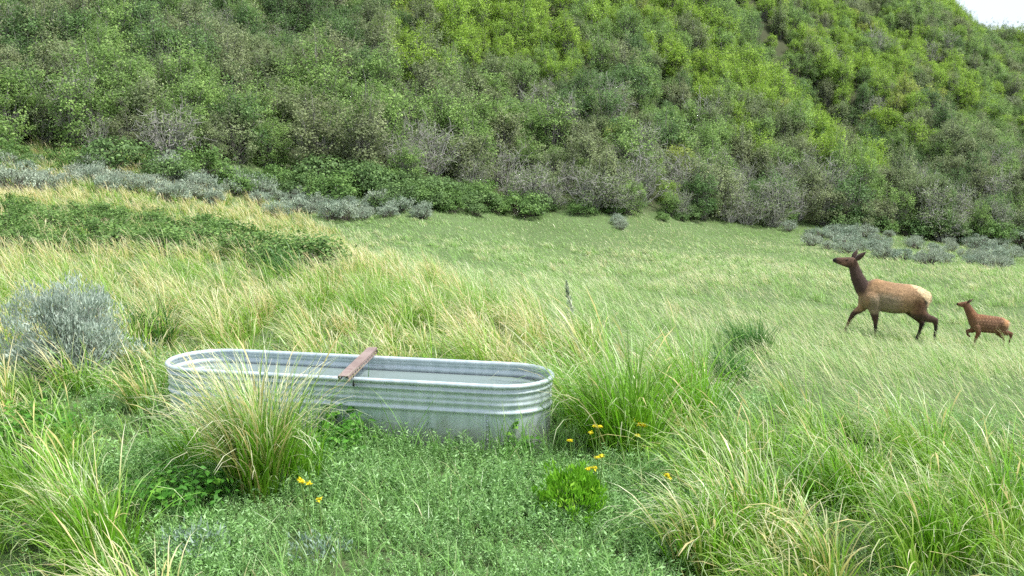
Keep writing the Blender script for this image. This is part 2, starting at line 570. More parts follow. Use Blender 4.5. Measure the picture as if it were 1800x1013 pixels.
def on_ground(px, py, Y0=3.5, Y1=230.0):
    """first ground point along a picture ray"""
    prev = None
    for Y in np.geomspace(Y0, Y1, 700):
        p = unproject(px, py, Y)
        g = float(ground(p[0], p[1]))
        if p[2] <= g:
            return np.array([p[0], p[1], g])
    return np.array([p[0], p[1], float(ground(p[0], p[1]))])

def build_ground():
    # hill and meadow sheet, with a skirt that runs on to the horizon
    xs = np.concatenate([[-2500, -900, -400], gx, [420, 900, 2500]])
    ys = np.concatenate([[-2500, -900, -200], gy, [420, 900, 2500]])
    XX, YY = np.meshgrid(xs, ys)
    ZZ = ground(XX, YY)
    far = np.maximum(np.maximum(GX0 - XX, XX - GX1), np.maximum(GY0 - YY, YY - GY1))
    ZZ = np.where(far > 0, ZZ * np.exp(-far / 600) - 12 * (1 - np.exp(-far / 300)), ZZ)
    V = np.stack([XX.ravel(), YY.ravel(), ZZ.ravel()], 1)
    nx = len(xs)
    i = (np.arange(len(ys) - 1)[:, None] * nx + np.arange(nx - 1)[None, :])
    Q = np.stack([i, i + 1, i + nx + 1, i + nx], -1).reshape(-1, 4)
    m, nt, out = new_mat('ground_thatch')
    tc = N(nt, 'ShaderNodeTexCoord')
    n1 = N(nt, 'ShaderNodeTexNoise', Scale=0.35, Detail=6.0, Roughness=0.65)
    n2 = N(nt, 'ShaderNodeTexNoise', Scale=14.0, Detail=6.0, Roughness=0.7)
    for n in (n1, n2):
        nt.links.new(tc.outputs['Object'], n.inputs['Vector'])
    c = mixc(nt, ramp(nt, n1.outputs['Fac'], 0.35, 0.65), (0.085, 0.155, 0.045, 1), (0.115, 0.19, 0.065, 1))
    c = mixc(nt, ramp(nt, n2.outputs['Fac'], 0.42, 0.68), c, (0.13, 0.13, 0.075, 1))
    la = N(nt, 'ShaderNodeAttribute', attribute_name='litter')
    lc = mixc(nt, ramp(nt, n2.outputs['Fac'], 0.35, 0.65), (0.05, 0.07, 0.028, 1), (0.085, 0.08, 0.05, 1))      # oak leaf litter
    c = mixc(nt, la.outputs['Fac'], c, lc)
    p = N(nt, 'ShaderNodeBsdfPrincipled', Roughness=0.95)
    p.inputs['Specular IOR Level'].default_value = 0.1
    nt.links.new(c, p.inputs['Base Color'])
    bp = N(nt, 'ShaderNodeBump', Strength=0.8, Distance=0.08)
    nt.links.new(n2.outputs['Fac'], bp.inputs['Height'])
    nt.links.new(bp.outputs[0], p.inputs['Normal'])
    nt.links.new(p.outputs[0], out.inputs['Surface'])
    px, py = project(V)
    bpx = np.array([-260, 100, 300, 500, 700, 900, 1100, 1300, 1600, 1800, 2060])
    bpy_ = np.array([255, 268, 292, 306, 332, 368, 384, 398, 420, 432, 446])
    by = np.array([on_ground(a_, b_)[1] for a_, b_ in zip(bpx, bpy_)])
    lit = np.clip((V[:, 1] - np.interp(px, bpx, by)) / 3.0, 0, 1)
    o = link('ground', mesh_np('ground', V, Q, {'litter': lit}, mats=[m], smooth=True))
    tag(o, 'grassy meadow floor rising into a brushy hillside', None, None, 'structure')
build_ground()

def noise2(x, y, s, seed=0):
    """cheap smooth value noise, 0..1"""
    r = np.random.default_rng(seed).random((64, 64))
    x, y = np.asarray(x) / s + 1000, np.asarray(y) / s + 1000
    i, j = np.floor(x).astype(int), np.floor(y).astype(int)
    a, b = x - i, y - j
    a, b = a * a * (3 - 2 * a), b * b * (3 - 2 * b)
    g = lambda p, q: r[p % 64, q % 64]
    return g(i, j) * (1 - a) * (1 - b) + g(i + 1, j) * a * (1 - b) + g(i, j + 1) * (1 - a) * b + g(i + 1, j + 1) * a * b

# ------------------------------------------------------------------ stock tank and the steel channel across it
RIM_Z = 0.513
pl, pr_ = unproject_z(303, 627, RIM_Z), unproject_z(972, 661, RIM_Z)
T_LEN = float(np.linalg.norm(pr_ - pl))
T_WID = 0.62
T_ROT = math.atan2(pr_[1] - pl[1], pr_[0] - pl[0])
T_CEN = (pl + pr_) / 2

def galvanised():
    m, nt, out = new_mat('galvanised_steel')
    tc = N(nt, 'ShaderNodeTexCoord')
    mp = N(nt, 'ShaderNodeMapping')
    mp.inputs['Scale'].default_value = (9, 9, 1.4)
    nt.links.new(tc.outputs['Object'], mp.inputs['Vector'])
    n1 = N(nt, 'ShaderNodeTexNoise', Scale=2.2, Detail=3.0, Roughness=0.5)
    nt.links.new(mp.outputs[0], n1.inputs['Vector'])
    vo = N(nt, 'ShaderNodeTexVoronoi', Scale=60.0)
    nt.links.new(tc.outputs['Object'], vo.inputs['Vector'])
    n3 = N(nt, 'ShaderNodeTexNoise', Scale=2.0, Detail=3.0)
    nt.links.new(tc.outputs['Object'], n3.inputs['Vector'])
    c = mixc(nt, ramp(nt, n1.outputs['Fac'], 0.3, 0.7), (0.48, 0.56, 0.575, 1), (0.62, 0.69, 0.705, 1))
    c = mixc(nt, math_n(nt, 'MULTIPLY', vo.outputs['Distance'], 0.2), c, (0.34, 0.38, 0.41, 1))
    c = mixc(nt, ramp(nt, n3.outputs['Fac'], 0.55, 0.75, 0, 0.35), c, (0.62, 0.64, 0.63, 1))
    # mud splash and mineral bloom low on the wall, old scuffs
    sz = N(nt, 'ShaderNodeSeparateXYZ')
    nt.links.new(tc.outputs['Object'], sz.inputs[0])
    n4 = N(nt, 'ShaderNodeTexNoise', Scale=11.0, Detail=6.0, Roughness=0.7)
    nt.links.new(tc.outputs['Object'], n4.inputs['Vector'])
    low = ramp(nt, math_n(nt, 'ADD', sz.outputs['Z'], math_n(nt, 'MULTIPLY', n4.outputs['Fac'], -0.3)), 0.16, 0.0, 0, 0.55)
    c = mixc(nt, low, c, (0.30, 0.27, 0.20, 1))
    c = mixc(nt, ramp(nt, n4.outputs['Fac'], 0.62, 0.72, 0, 0.35), c, (0.30, 0.33, 0.34, 1))
    p = N(nt, 'ShaderNodeBsdfPrincipled', Metallic=0.35, Roughness=0.45)
    nt.links.new(c, p.inputs['Base Color'])
    nt.links.new(ramp(nt, n1.outputs['Fac'], 0.3, 0.7, 0.38, 0.56), p.inputs['Roughness'])
    bp = N(nt, 'ShaderNodeBump', Strength=0.10, Distance=0.01)
    nt.links.new(n1.outputs['Fac'], bp.inputs['Height'])
    nt.links.new(bp.outputs[0], p.inputs['Normal'])
    nt.links.new(p.outputs[0], out.inputs['Surface'])
    return m
M_GALV = galvanised()

def stadium(off, n_arc=28, n_str=30):
    a, r = (T_LEN - T_WID) / 2, T_WID / 2
    pts = []
    for k in range(n_str):
        t = k / n_str
        pts.append((-a + 2 * a * t, -r - off))
    for k in range(n_arc):
        t = -math.pi / 2 + math.pi * k / n_arc
        pts.append((a + (r + off) * math.cos(t), (r + off) * math.sin(t)))
    for k in range(n_str):
        t = k / n_str
        pts.append((a - 2 * a * t, r + off))
    for k in range(n_arc):
        t = math.pi / 2 + math.pi * k / n_arc
        pts.append((-a + (r + off) * math.cos(t), (r + off) * math.sin(t)))
    return np.array(pts)

def loft(profile, closed=False):
    rings = [np.hstack([stadium(o), np.full((len(stadium(o)), 1), z)]) for o, z in profile]
    n = len(rings[0])
    V = np.concatenate(rings)
    K = len(rings)
    i = np.arange(K - 1 if not closed else K)[:, None]
    j = np.arange(n)[None]
    a, b = i * n, ((i + 1) % K) * n
    Q = np.stack([a + j, a + (j + 1) % n, b + (j + 1) % n, b + j], -1).reshape(-1, 4)
    return V, Q

def build_tank():
    root = link('stock_tank', None, loc=(T_CEN[0], T_CEN[1], 0.0), rot=(0, 0, T_ROT))
    tag(root, 'long oval galvanised steel stock tank set in the grass', 'stock tank')
    # outer wall: ribs near the top, smooth below; then back up inside
    zs = np.concatenate([np.linspace(0, -0.2, 41), np.linspace(-0.21, -0.6, 20)])
    def prof(d):
        o = 0.0
        for c, amp, wd in ((0.043, 0.011, 0.011), (0.085, 0.004, 0.013), (0.117, 0.007, 0.013), (0.166, 0.011, 0.013), (0.47, 0.01, 0.014), (0.52, 0.01, 0.014)):
            o += amp * math.exp(-((d - c) / wd) ** 2)
        return o - 0.012 * min(1, d / 0.6) - 0.014
    P = [(prof(-z), RIM_Z - 0.012 + z) for z in zs]
    Pi = [(prof(-z) - 0.003, RIM_Z - 0.012 + z) for z in zs[::-1]]
    V, Q = loft(P + Pi, closed=True)
    link('wall', mesh_np('tank_wall', V, Q, mats=[M_GALV], smooth=True), root)
    # rolled rim
    a = np.linspace(0, 2 * math.pi, 14, endpoint=False)
    V, Q = loft([(-0.010 + 0.0165 * math.cos(t), RIM_Z - 0.013 + 0.0165 * math.sin(t)) for t in a], closed=True)
    link('rim', mesh_np('tank_rim', V, Q[:, ::-1], mats=[M_GALV], smooth=True), root)
    # floor pan
    s = stadium(-0.03)
    V = np.hstack([s, np.full((len(s), 1), RIM_Z - 0.605)])
    V = np.concatenate([V, [[0, 0, RIM_Z - 0.605]]])
    n = len(s)
    link('bottom', mesh_np('tank_bottom', V, np.array([[i, (i + 1) % n, n] for i in range(n)]), mats=[M_GALV]), root)
    # riveted lap seam on the near right side
    bm = bmesh.new()
    xs, y = T_LEN / 2 - 0.36, -T_WID / 2 + 0.014 + 0.002
    bmesh.ops.create_cube(bm, size=1, matrix=Matrix.Translation((xs, y, RIM_Z - 0.34)) @ Matrix.Diagonal((0.012, 0.008, 0.32, 1)))
    for k in range(11):
        bmesh.ops.create_uvsphere(bm, u_segments=8, v_segments=5, radius=0.006, matrix=Matrix.Translation((xs + 0.014, y - 0.002, RIM_Z - 0.2 - 0.028 * k)))
    me = bpy.data.meshes.new('tank_seam'); bm.to_mesh(me); bm.free(); me.materials.append(M_GALV)
    link('seam', me, root)
    # water, a hand's breadth below the rim
    s = stadium(-0.024)
    V = np.hstack([s, np.full((len(s), 1), RIM_Z - 0.092)])
    V = np.concatenate([V, [[0, 0, RIM_Z - 0.092]]])
    m, nt, out = new_mat('tank_water')
    tc = N(nt, 'ShaderNodeTexCoord')
    no = N(nt, 'ShaderNodeTexNoise', Scale=14.0, Detail=3.0)
    nt.links.new(tc.outputs['Object'], no.inputs['Vector'])
    p = N(nt, 'ShaderNodeBsdfPrincipled', Roughness=0.06)
    p.inputs['Base Color'].default_value = (0.20, 0.25, 0.235, 1)
    p.inputs['IOR'].default_value = 1.33
    bp = N(nt, 'ShaderNodeBump', Strength=0.12, Distance=0.01)
    nt.links.new(no.outputs['Fac'], bp.inputs['Height'])
    nt.links.new(bp.outputs[0], p.inputs['Normal'])
    nt.links.new(p.outputs[0], out.inputs['Surface'])
    w = link('water', mesh_np('tank_water', V, np.array([[i, (i + 1) % n, n] for i in range(n)]), mats=[m]), None, loc=(T_CEN[0], T_CEN[1], 0.0), rot=(0, 0, T_ROT))
    tag(w, 'still grey water filling the stock tank', None, None, 'structure')
    return root
build_tank()

def rust_mat():
    m, nt, out = new_mat('rusty_primer')
    tc = N(nt, 'ShaderNodeTexCoord')
    n1 = N(nt, 'ShaderNodeTexNoise', Scale=7.0, Detail=8.0, Roughness=0.7)
    n2 = N(nt, 'ShaderNodeTexNoise', Scale=60.0, Detail=4.0)
    for n in (n1, n2):
        nt.links.new(tc.outputs['Object'], n.inputs['Vector'])
    c = mixc(nt, ramp(nt, n1.outputs['Fac'], 0.35, 0.65), rgb((122, 104, 97)), rgb((146, 128, 120)))
    c = mixc(nt, ramp(nt, n2.outputs['Fac'], 0.55, 0.75), c, rgb((104, 74, 62)))
    p = N(nt, 'ShaderNodeBsdfPrincipled', Roughness=0.7)
    nt.links.new(c, p.inputs['Base Color'])
    bp = N(nt, 'ShaderNodeBump', Strength=0.3, Distance=0.004)
    nt.links.new(n2.outputs['Fac'], bp.inputs['Height'])
    nt.links.new(bp.outputs[0], p.inputs['Normal'])
    nt.links.new(p.outputs[0], out.inputs['Surface'])
    return m

def build_channel():
    z = RIM_Z + 0.006
    a, b = unproject_z(603, 668, z + 0.012), unproject_z(655, 612, z + 0.03)
    d = b - a
    L = float(np.linalg.norm(d[:2]))
    root = link('steel_channel', None, loc=((a[0] + b[0]) / 2, (a[1] + b[1]) / 2, z), rot=(0, 0, math.atan2(d[1], d[0])))
    tag(root, 'rusty pink-brown steel channel laid across the stock tank', 'steel channel')
    m = rust_mat()
    W, Hh, th = 0.066, 0.036, 0.004
    def box(bm, cx, cy, cz, sx, sy, sz):
        bmesh.ops.create_cube(bm, size=1, matrix=Matrix.Translation((cx, cy, cz)) @ Matrix.Diagonal((sx, sy, sz, 1)))
    bm = bmesh.new()
    box(bm, 0, 0, Hh - th / 2, L, W, th)
    bmesh.ops.bevel(bm, geom=bm.edges[:], offset=0.0015, segments=2, affect='EDGES')
    me = bpy.data.meshes.new('channel_web'); bm.to_mesh(me); bm.free(); me.materials.append(m)
    link('web', me, root)
    for s in (-1, 1):
        # flange punched with a row of slots: a strip above, tabs between the slots, a strip below
        bm = bmesh.new()
        y = s * (W / 2 - th / 2 + 0.0006)
        box(bm, 0, y, Hh - th - 0.0045, L - 0.004, th, 0.009)
        box(bm, 0, y, 0.004, L - 0.004, th, 0.008)
        k = 14
        for i in range(k):
            box(bm, -L / 2 + (i + 0.5) * L / k, y, 0.0155, L / k * 0.52, th - 0.0006, 0.0149)
        me = bpy.data.meshes.new('channel_flange'); bm.to_mesh(me); bm.free(); me.materials.append(m)
        link('flange', me, root)
    # hook bolt that clamps it on the near rim
    dk, nt, out = new_mat('dark_bolt')
    p = N(nt, 'ShaderNodeBsdfPrincipled', Roughness=0.6, Metallic=0.4)
    p.inputs['Base Color'].default_value = (0.05, 0.05, 0.05, 1)
    nt.links.new(p.outputs[0], out.inputs['Surface'])
    for x, zz in ((-L / 2 + 0.075, 0.0), (L / 2 - 0.07, 0.0)):
        pth = [(x, -W / 2 - 0.012, 0.03), (x, -W / 2 - 0.013, 0.0), (x, -W / 2 - 0.012, -0.03), (x + 0.012, -W / 2 - 0.01, -0.045), (x + 0.028, -W / 2 - 0.01, -0.04)]
        v, q = tube_np([(np.array(pth), np.full(5, 0.006))], 8)
        link('hook_bolt', mesh_np('hook_bolt', v, q, mats=[dk], smooth=True), root)
build_channel()

# ------------------------------------------------------------------ brush on the hillside
BARK = bark_mat('oak_bark', rgb((112, 110, 100)), rgb((144, 142, 132)))
BARK_G = bark_mat('grey_bark', rgb((136, 134, 124)), rgb((172, 170, 162)))
BARK_D = bark_mat('sage_bark', rgb((84, 74, 68)), rgb((120, 112, 106)))
KINDS = {
    'bright': leaf_mat('leaf_bright', rgb((146, 178, 68)), rgb((136, 170, 70)), rgb((178, 201, 91)), vary=0.36, transl=0.42),
    'mid': leaf_mat('leaf_mid', rgb((123, 155, 83)), rgb((129, 159, 89)), rgb((159, 182, 106)), vary=0.38, transl=0.42),
    'dark': leaf_mat('leaf_dark', rgb((95, 127, 72)), rgb((106, 136, 83)), rgb((134, 159, 100)), vary=0.38, transl=0.4),
    'olive': leaf_mat('leaf_olive', rgb((125, 144, 95)), rgb((134, 144, 102)), rgb((159, 167, 123)), vary=0.36, transl=0.42),
    'yellow': leaf_mat('leaf_yellow', rgb((155, 172, 83)), rgb((151, 165, 85)), rgb((182, 187, 106)), vary=0.36, transl=0.42),
    'twiggy': leaf_mat('leaf_twiggy', rgb((119, 142, 89)), rgb((129, 142, 100)), rgb((155, 167, 119)), vary=0.36, transl=0.42),
}
KW = {'bright': 'bright yellow-green', 'mid': 'mid green', 'dark': 'dark green', 'olive': 'dull olive-brown', 'yellow': 'yellowish', 'twiggy': 'bare grey twiggy'}
OAK = {'dense': [], 'sparse': []}
for k in range(6):
    t, c = shrub_np(100 + k, 2.0 + 0.3 * (k % 3), 2.0 + 0.3 * (k % 2), 90, 50, 0.09, 0.06, 0.125, spray=1.15, rough=0.16, stem_r=0.024, twigs=4, inner=0.35, low=-0.7, lobes=0.4)
    OAK['dense'].append((mesh_np('oak_trunk', t[0], t[1], mats=[BARK]), c))
for k in range(4):
    t, c = shrub_np(140 + k, 2.1 + 0.2 * (k % 3), 2.7, 56, 24, 0.085, 0.06, 0.20, stem_r=0.036, twigs=7, inner=0.4, low=-0.4)
    OAK['sparse'].append((mesh_np('oak_trunk', t[0], t[1], mats=[BARK_G]), c))
_crown_cache = {}
def oak_crown(form, i, kind):
    key = (form, i, kind)
    if key not in _crown_cache:
        V, Q, v = OAK[form][i][1]
        _crown_cache[key] = mesh_np('oak_crown', V, Q, {'v': v}, mats=[KINDS[kind]])
    return _crown_cache[key]

BASE_PX = np.array([-260, 100, 300, 500, 700, 900, 1100, 1300, 1600, 1800, 2060])
BASE_PY = np.array([255, 268, 292, 306, 332, 368, 384, 398, 420, 432, 446])
BASE_Y = np.array([on_ground(a, b)[1] for a, b in zip(BASE_PX, BASE_PY)])
rng = np.random.default_rng(11)

def hill_points(step_near):
    P = []
    Y = 34.0
    while Y < 205:
        st = step_near * (1.0 if Y < 100 else 1.12)
        half = 0.62 * Y + 6
        xs = np.arange(-half, half, st)
        xs = xs + rng.uniform(-0.45, 0.45, len(xs)) * st
        ys = Y + rng.uniform(-0.45, 0.45, len(xs)) * st
        P.append(np.stack([xs, ys], 1))
        Y += st * 0.92
    P = np.concatenate(P)
    z = ground(P[:, 0], P[:, 1])
    P = np.column_stack([P, z])
    px, py = project(P)
    keep = (P[:, 1] > np.interp(px, BASE_PX, BASE_Y)) & (px > -260) & (px < 2060) & (py > -70)
    return P[keep], px[keep], py[keep]

HP, hpx, hpy = hill_points(1.62)

def visible(P, top):
    """can the camera see the top of a plant standing at P over the ground in between"""
    ok = np.ones(len(P), bool)
    C = np.array([0, 0, CAM_Z])
    for f in np.linspace(0.15, 0.97, 40):
        q = C + (P + np.array([0, 0, 1.0]) * top - C) * f
        ok &= q[:, 2] > ground(q[:, 0], q[:, 1]) - 0.3
    return ok
_v = visible(HP, 2.8)
HP, hpx, hpy = HP[_v], hpx[_v], hpy[_v]

def hill_kind(P, px, py):
    n1 = noise2(P[:, 0], P[:, 1], 9, 1) * 0.4 + noise2(P[:, 0], P[:, 1], 3.0, 2) * 0.3 + rng.random(len(P)) * 0.3
    n2 = noise2(P[:, 0], P[:, 1], 6, 3) * 0.5 + rng.random(len(P)) * 0.5
    kinds = []
    for i in range(len(P)):
        x, y = px[i], py[i]
        # lower left: dark, brownish species plus painted cloud shade; upper middle, right: bright leaves
        bright = np.interp(x, [0, 450, 700, 1000, 1300, 1800], [0.02, 0.06, 0.30, 0.40, 0.42, 0.38]) + np.interp(y, [0, 120, 260, 380], [0.14, 0.06, -0.06, -0.3])
        dark = np.interp(x, [0, 500, 900, 1200, 1800], [0.46, 0.42, 0.22, 0.14, 0.22]) + np.interp(y, [0, 150, 300], [-0.04, 0.0, 0.05])
        r = n1[i] * 1.3 - 0.15
        # brighter kinds on the spur's crest and shoulder; darker kinds in the gully
        gx_ = np.interp(y, [0, 60, 200, 300, 400], [1215, 1290, 1440, 1560, 1720])
        if abs(x - gx_) < 34 and y < 400:
            dark += 0.35; bright -= 0.3
        elif 0 < gx_ - x < 230 and y > 120:
            bright += 0.16
        if ((x - 800) / 150) ** 2 + ((y - 85) / 70) ** 2 < 1:
            bright += 0.4
        if 120 < x < 1000 and 140 + (x - 120) * 0.06 < y:
            bright -= 0.14
        foot = y > np.interp(x, [0, 500, 900, 1300, 1800], [232, 270, 290, 315, 360])
        if foot and x > 650 and rng.random() < (0.56 if 700 < x < 1380 else 0.34):
            k = 'twiggy'
        elif r < bright:
            k = 'bright' if n2[i] > 0.22 else 'yellow'
        elif r > 1 - dark:
            k = 'dark' if n2[i] > 0.36 else 'olive'
        else:
            k = 'mid' if n2[i] > 0.5 else ('olive' if n2[i] > 0.3 else ('twiggy' if n2[i] > 0.21 else 'dark'))
        kinds.append(k)
    return kinds
HK = hill_kind(HP, hpx, hpy)
dist = np.linalg.norm(HP - [0, 0, CAM_Z], axis=1)
inview = (hpx > -30) & (hpx < 1830) & (hpy > -10)
order = np.argsort(np.where(inview, dist, dist + 1000))
ind = order[:300]
rest = order[300:]

# the nearest three hundred are shrubs of their own
zone = {}
for i in ind:
    x, y = hpx[i], hpy[i]
    hz = ['at the far left', 'left of the tank', 'above the tank', 'right of the tank', 'above the elk'][int(np.clip(np.searchsorted([330, 640, 980, 1380], x), 0, 4))]
    base = np.interp(x, [0, 500, 900, 1300, 1800], [300, 340, 372, 410, 445])
    f = base - y
    vz = 'at hill foot' if f < 45 else ('low on hill' if f < 110 else ('midway up hill' if f < 190 else 'high on hill'))
    zone.setdefault((HK[i], vz, hz), []).append(i)
for (kind, vz, hz), members in zone.items():
    members.sort(key=lambda q: hpx[q])
    for r_, i in enumerate(members):
        form = 'sparse' if kind == 'twiggy' else 'dense'
        v = int(rng.integers(0, len(OAK[form])))
        s = 0.6 + 0.75 * rng.random() ** 1.3 * (0.88 if kind == 'twiggy' else 1.0) * (1.2 if hpx[i] < 700 and vz != 'high on hill' else 1.0)
        root = link('oak_shrub', None, loc=(HP[i][0], HP[i][1], HP[i][2] - 0.05), rot=(rng.normal(0, .05), rng.normal(0, .05), rng.uniform(0, 6.28)),
                    scale=(s * rng.uniform(.9, 1.2), s * rng.uniform(.9, 1.2), s))
        end = '' if len(members) == 1 else ', ' + ordinal(r_)
        tag(root, '%s oak shrub %s %s%s' % (KW[kind], vz, hz, end), 'shrub', 'oak shrubs on the hillside')
        link('trunk', OAK[form][v][0], root)
        link('crown', oak_crown(form, v, kind), root)

# the rest of the brush, too far to count
KL = list(KINDS)
srcs, keyidx = [], {}
for kind in KL:
    form = 'sparse' if kind == 'twiggy' else 'dense'
    for v in range(3):
        tv = OAK[form][v][0]
        keyidx[(kind, v)] = len(srcs)
        V, Q, vv = OAK[form][v][1]
        n = len(tv.vertices)
        co = np.zeros(n * 3, np.float32); tv.vertices.foreach_get('co', co)
        lp = np.zeros(len(tv.loops), np.int32); tv.loops.foreach_get('vertex_index', lp)
        me = mesh_np('far_oak', np.concatenate([co.reshape(-1, 3), V]), [lp.reshape(-1, 4), Q + n], {'v': np.concatenate([np.zeros(n), vv])}, mats=[KINDS[kind], BARK_G if form == 'sparse' else BARK])
        mi = np.zeros(len(me.polygons), np.int32); mi[:len(lp) // 4] = 1
        me.polygons.foreach_set('material_index', mi)
        srcs.append(src('far_oak.%03d' % len(srcs), me))
k = len(rest)
idx = [keyidx[(HK[i], int(rng.integers(0, 3)))] for i in rest]
scatter('oak_thicket', HP[rest] - [0, 0, 0.05], np.column_stack([rng.normal(0, .05, k), rng.normal(0, .05, k), rng.uniform(0, 6.28, k)]),
        (0.6 + 0.7 * rng.random(k) ** 1.2)[:, None] * np.column_stack([rng.uniform(.85, 1.2, k), rng.uniform(.85, 1.2, k), rng.uniform(.85, 1.25, k)]), idx, rng.random(k), srcs,
        'dense green oak brush covering the upper hillside up to the ridge', 'brush')

# ------------------------------------------------------------------ sagebrush and low green shrubs
M_SAGE = leaf_mat('sage_leaf', rgb((148, 166, 144)), rgb((162, 172, 150)), rgb((188, 198, 176)), transl=0.2, vary=0.28, rough=0.8, spec=0.1)
M_LOW = leaf_mat('snowberry_leaf', rgb((104, 136, 72)), rgb((96, 130, 66)), rgb((132, 160, 88)), transl=0.35, vary=0.3)
M_LOW_D = leaf_mat('snowberry_leaf_dark', rgb((88, 118, 66)), rgb((98, 126, 72)), rgb((122, 148, 86)), transl=0.3, vary=0.35)
SAGE, LOW = [], []
for k in range(5):
    t, c = shrub_np(200 + k, 0.85, 1.15, 44, 40, 0.075, 0.03, 0.085, stem_r=0.016, twigs=2, vertical=True, low=-0.3, inner=0.6)
    SAGE.append((mesh_np('sage_trunk', t[0], t[1], mats=[BARK_D]), mesh_np('sage_crown', c[0], c[1], {'v': c[2]}, mats=[M_SAGE])))
for k in range(5):
    t, c = shrub_np(220 + k, 0.75, 1.5, 46, 42, 0.075, 0.055, 0.11, stem_r=0.01, twigs=1, low=-0.35, inner=0.55, up=0.8)
    LOW.append((mesh_np('shrub_trunk', t[0], t[1], mats=[BARK_D]), mesh_np('shrub_crown', c[0], c[1], {'v': c[2]}, mats=[M_LOW if k < 2 else M_LOW_D])))

def place_shrubs(name, forms, places, labeller, cat, group, smin, smax, zs=1.0):
    places = sorted(places, key=lambda p: p[0])
    for r_, (px, py, extra) in enumerate(places):
        g = on_ground(px, py)
        s = rng.uniform(smin, smax) * extra
        t, c = forms[int(rng.integers(0, len(forms)))]
        root = link(name, None, loc=(g[0], g[1], g[2] - 0.03), rot=(0, 0, rng.uniform(0, 6.28)), scale=(s * rng.uniform(.9, 1.2), s * rng.uniform(.9, 1.2), s * zs))
        tag(root, labeller(r_, px, py), cat, group)
        link('trunk', t, root)
        link('crown', c, root)

def band(n, xs, ylo, yhi, seed, gap=14):
    r = np.random.default_rng(seed)
    out = []
    tries = 0
    while len(out) < n and tries < 20000:
        tries += 1
        x = r.uniform(xs[0][0], xs[-1][0])
        lo, hi = np.interp(x, [q[0] for q in xs], ylo), np.interp(x, [q[0] for q in xs], yhi)
        y = r.uniform(lo, hi)
        if all((x - a) ** 2 + ((y - b) * 2.6) ** 2 > gap ** 2 for a, b, _ in out):
            out.append((x, y, r.uniform(0.8, 1.2)))
    return out

xsL = [(-40,), (150,), (350,), (560,), (760,)]
sgL = band(71, xsL, [284, 296, 318, 352, 366], [340, 348, 364, 392, 386], 31, 15)
place_shrubs('sagebrush', SAGE, sgL, lambda r, px, py: 'grey-green sagebrush in the band below the dark oaks, %s' % ordinal(r) if r < 36 else
             'grey-green sagebrush in the band above the straw grass, %s past the middle' % ORD[r - 35], 'sagebrush', 'sagebrush band at the foot of the hill', 0.5, 1.15, 0.85)
xsR = [(1405,), (1500,), (1640,), (1830,)]
sgR = band(62, xsR, [408, 414, 420, 430], [430, 450, 466, 482], 32, 14)
place_shrubs('sagebrush', SAGE, sgR, lambda r, px, py: 'blue-grey sagebrush in the strip behind the elk, %s' % ordinal(r) if r < 36 else
             'blue-grey sagebrush in the strip above the calf, %s past the cow' % ORD[r - 35], 'sagebrush', 'sagebrush strip behind the elk', 0.5, 1.15, 0.85)
sgS = [(742, 384, 1.0), (1092, 405, 0.8), (1085, 396, 0.7), (1385, 408, 0.8)]
place_shrubs('sagebrush', SAGE, sgS, lambda r, px, py: ['lone sagebrush at the meadow edge where the sage band ends', 'small lone sagebrush at the middle of the far meadow edge, left one',
             'small lone sagebrush at the middle of the far meadow edge, right one', 'small lone sagebrush at meadow edge beside the long sage strip'][r], 'sagebrush', 'lone sagebrush at the meadow edge', 0.8, 1.0)
lwA = band(30, [(-20,), (150,), (300,), (420,), (540,)], [372, 372, 388, 412, 452], [432, 452, 458, 462, 484], 33, 26)
place_shrubs('snowberry_shrub', LOW[:2], lwA, lambda r, px, py: 'low dark green leafy shrub in the patch amid tall grass, %s' % ordinal(r), 'shrub', 'low leafy shrubs in the tall grass', 0.6, 1.1, 0.85)
lwC = band(30, [(600,), (760,), (880,), (960,)], [318, 336, 352, 362], [368, 378, 384, 384], 36, 15)
place_shrubs('snowberry_shrub', LOW, lwC, lambda r, px, py: 'dull green low shrub in the corner between sage band and meadow, %s' % ordinal(r), 'shrub', 'low shrubs in the corner of the meadow', 0.7, 1.3)
lwB = band(71, [(-20,), (200,), (450,), (700,), (950,), (1400,), (1820,)], [272, 296, 312, 338, 362, 392, 420], [300, 322, 350, 374, 378, 404, 436], 34, 17)
lwB = [(x_, y_, e_ * (0.62 if 880 < x_ < 1400 else 1.0)) for q_, (x_, y_, e_) in enumerate(lwB) if not (880 < x_ < 1320 and q_ % 2)]
place_shrubs('snowberry_shrub', LOW, lwB, lambda r, px, py: 'low green shrub at the foot of the oak slope, %s' % ordinal(r) if r < 36 else
             'low green shrub along the meadow edge under the twiggy oaks, %s past the middle' % ORD[r - 35], 'shrub', 'low shrubs along the foot of the slope', 0.7, 1.7)

# the big sagebrush in the left foreground
M_SAGE_N = leaf_mat('sage_leaf_near', rgb((172, 187, 170)), rgb((172, 187, 170)), rgb((202, 210, 194)), transl=0.35, vary=0.25, rough=0.8, spec=0.1)
def big_sage():
    g = on_ground(122, 668)
    t, c = shrub_np(301, 0.80, 0.76, 190, 95, 0.042, 0.0095, 0.048, stem_r=0.006, twigs=3, vertical=True, low=-0.85, inner=0.3, lobes=0.5)
    root = link('sagebrush', None, loc=(g[0], g[1], g[2] - 0.02))
    tag(root, 'large silvery sagebrush standing in the grass left of the tank', 'sagebrush')
    link('trunk', mesh_np('big_sage_trunk', t[0], t[1], mats=[BARK_G]), root)
    link('crown', mesh_np('big_sage_crown', c[0], c[1], {'v': c[2]}, mats=[M_SAGE_N]), root)
big_sage()

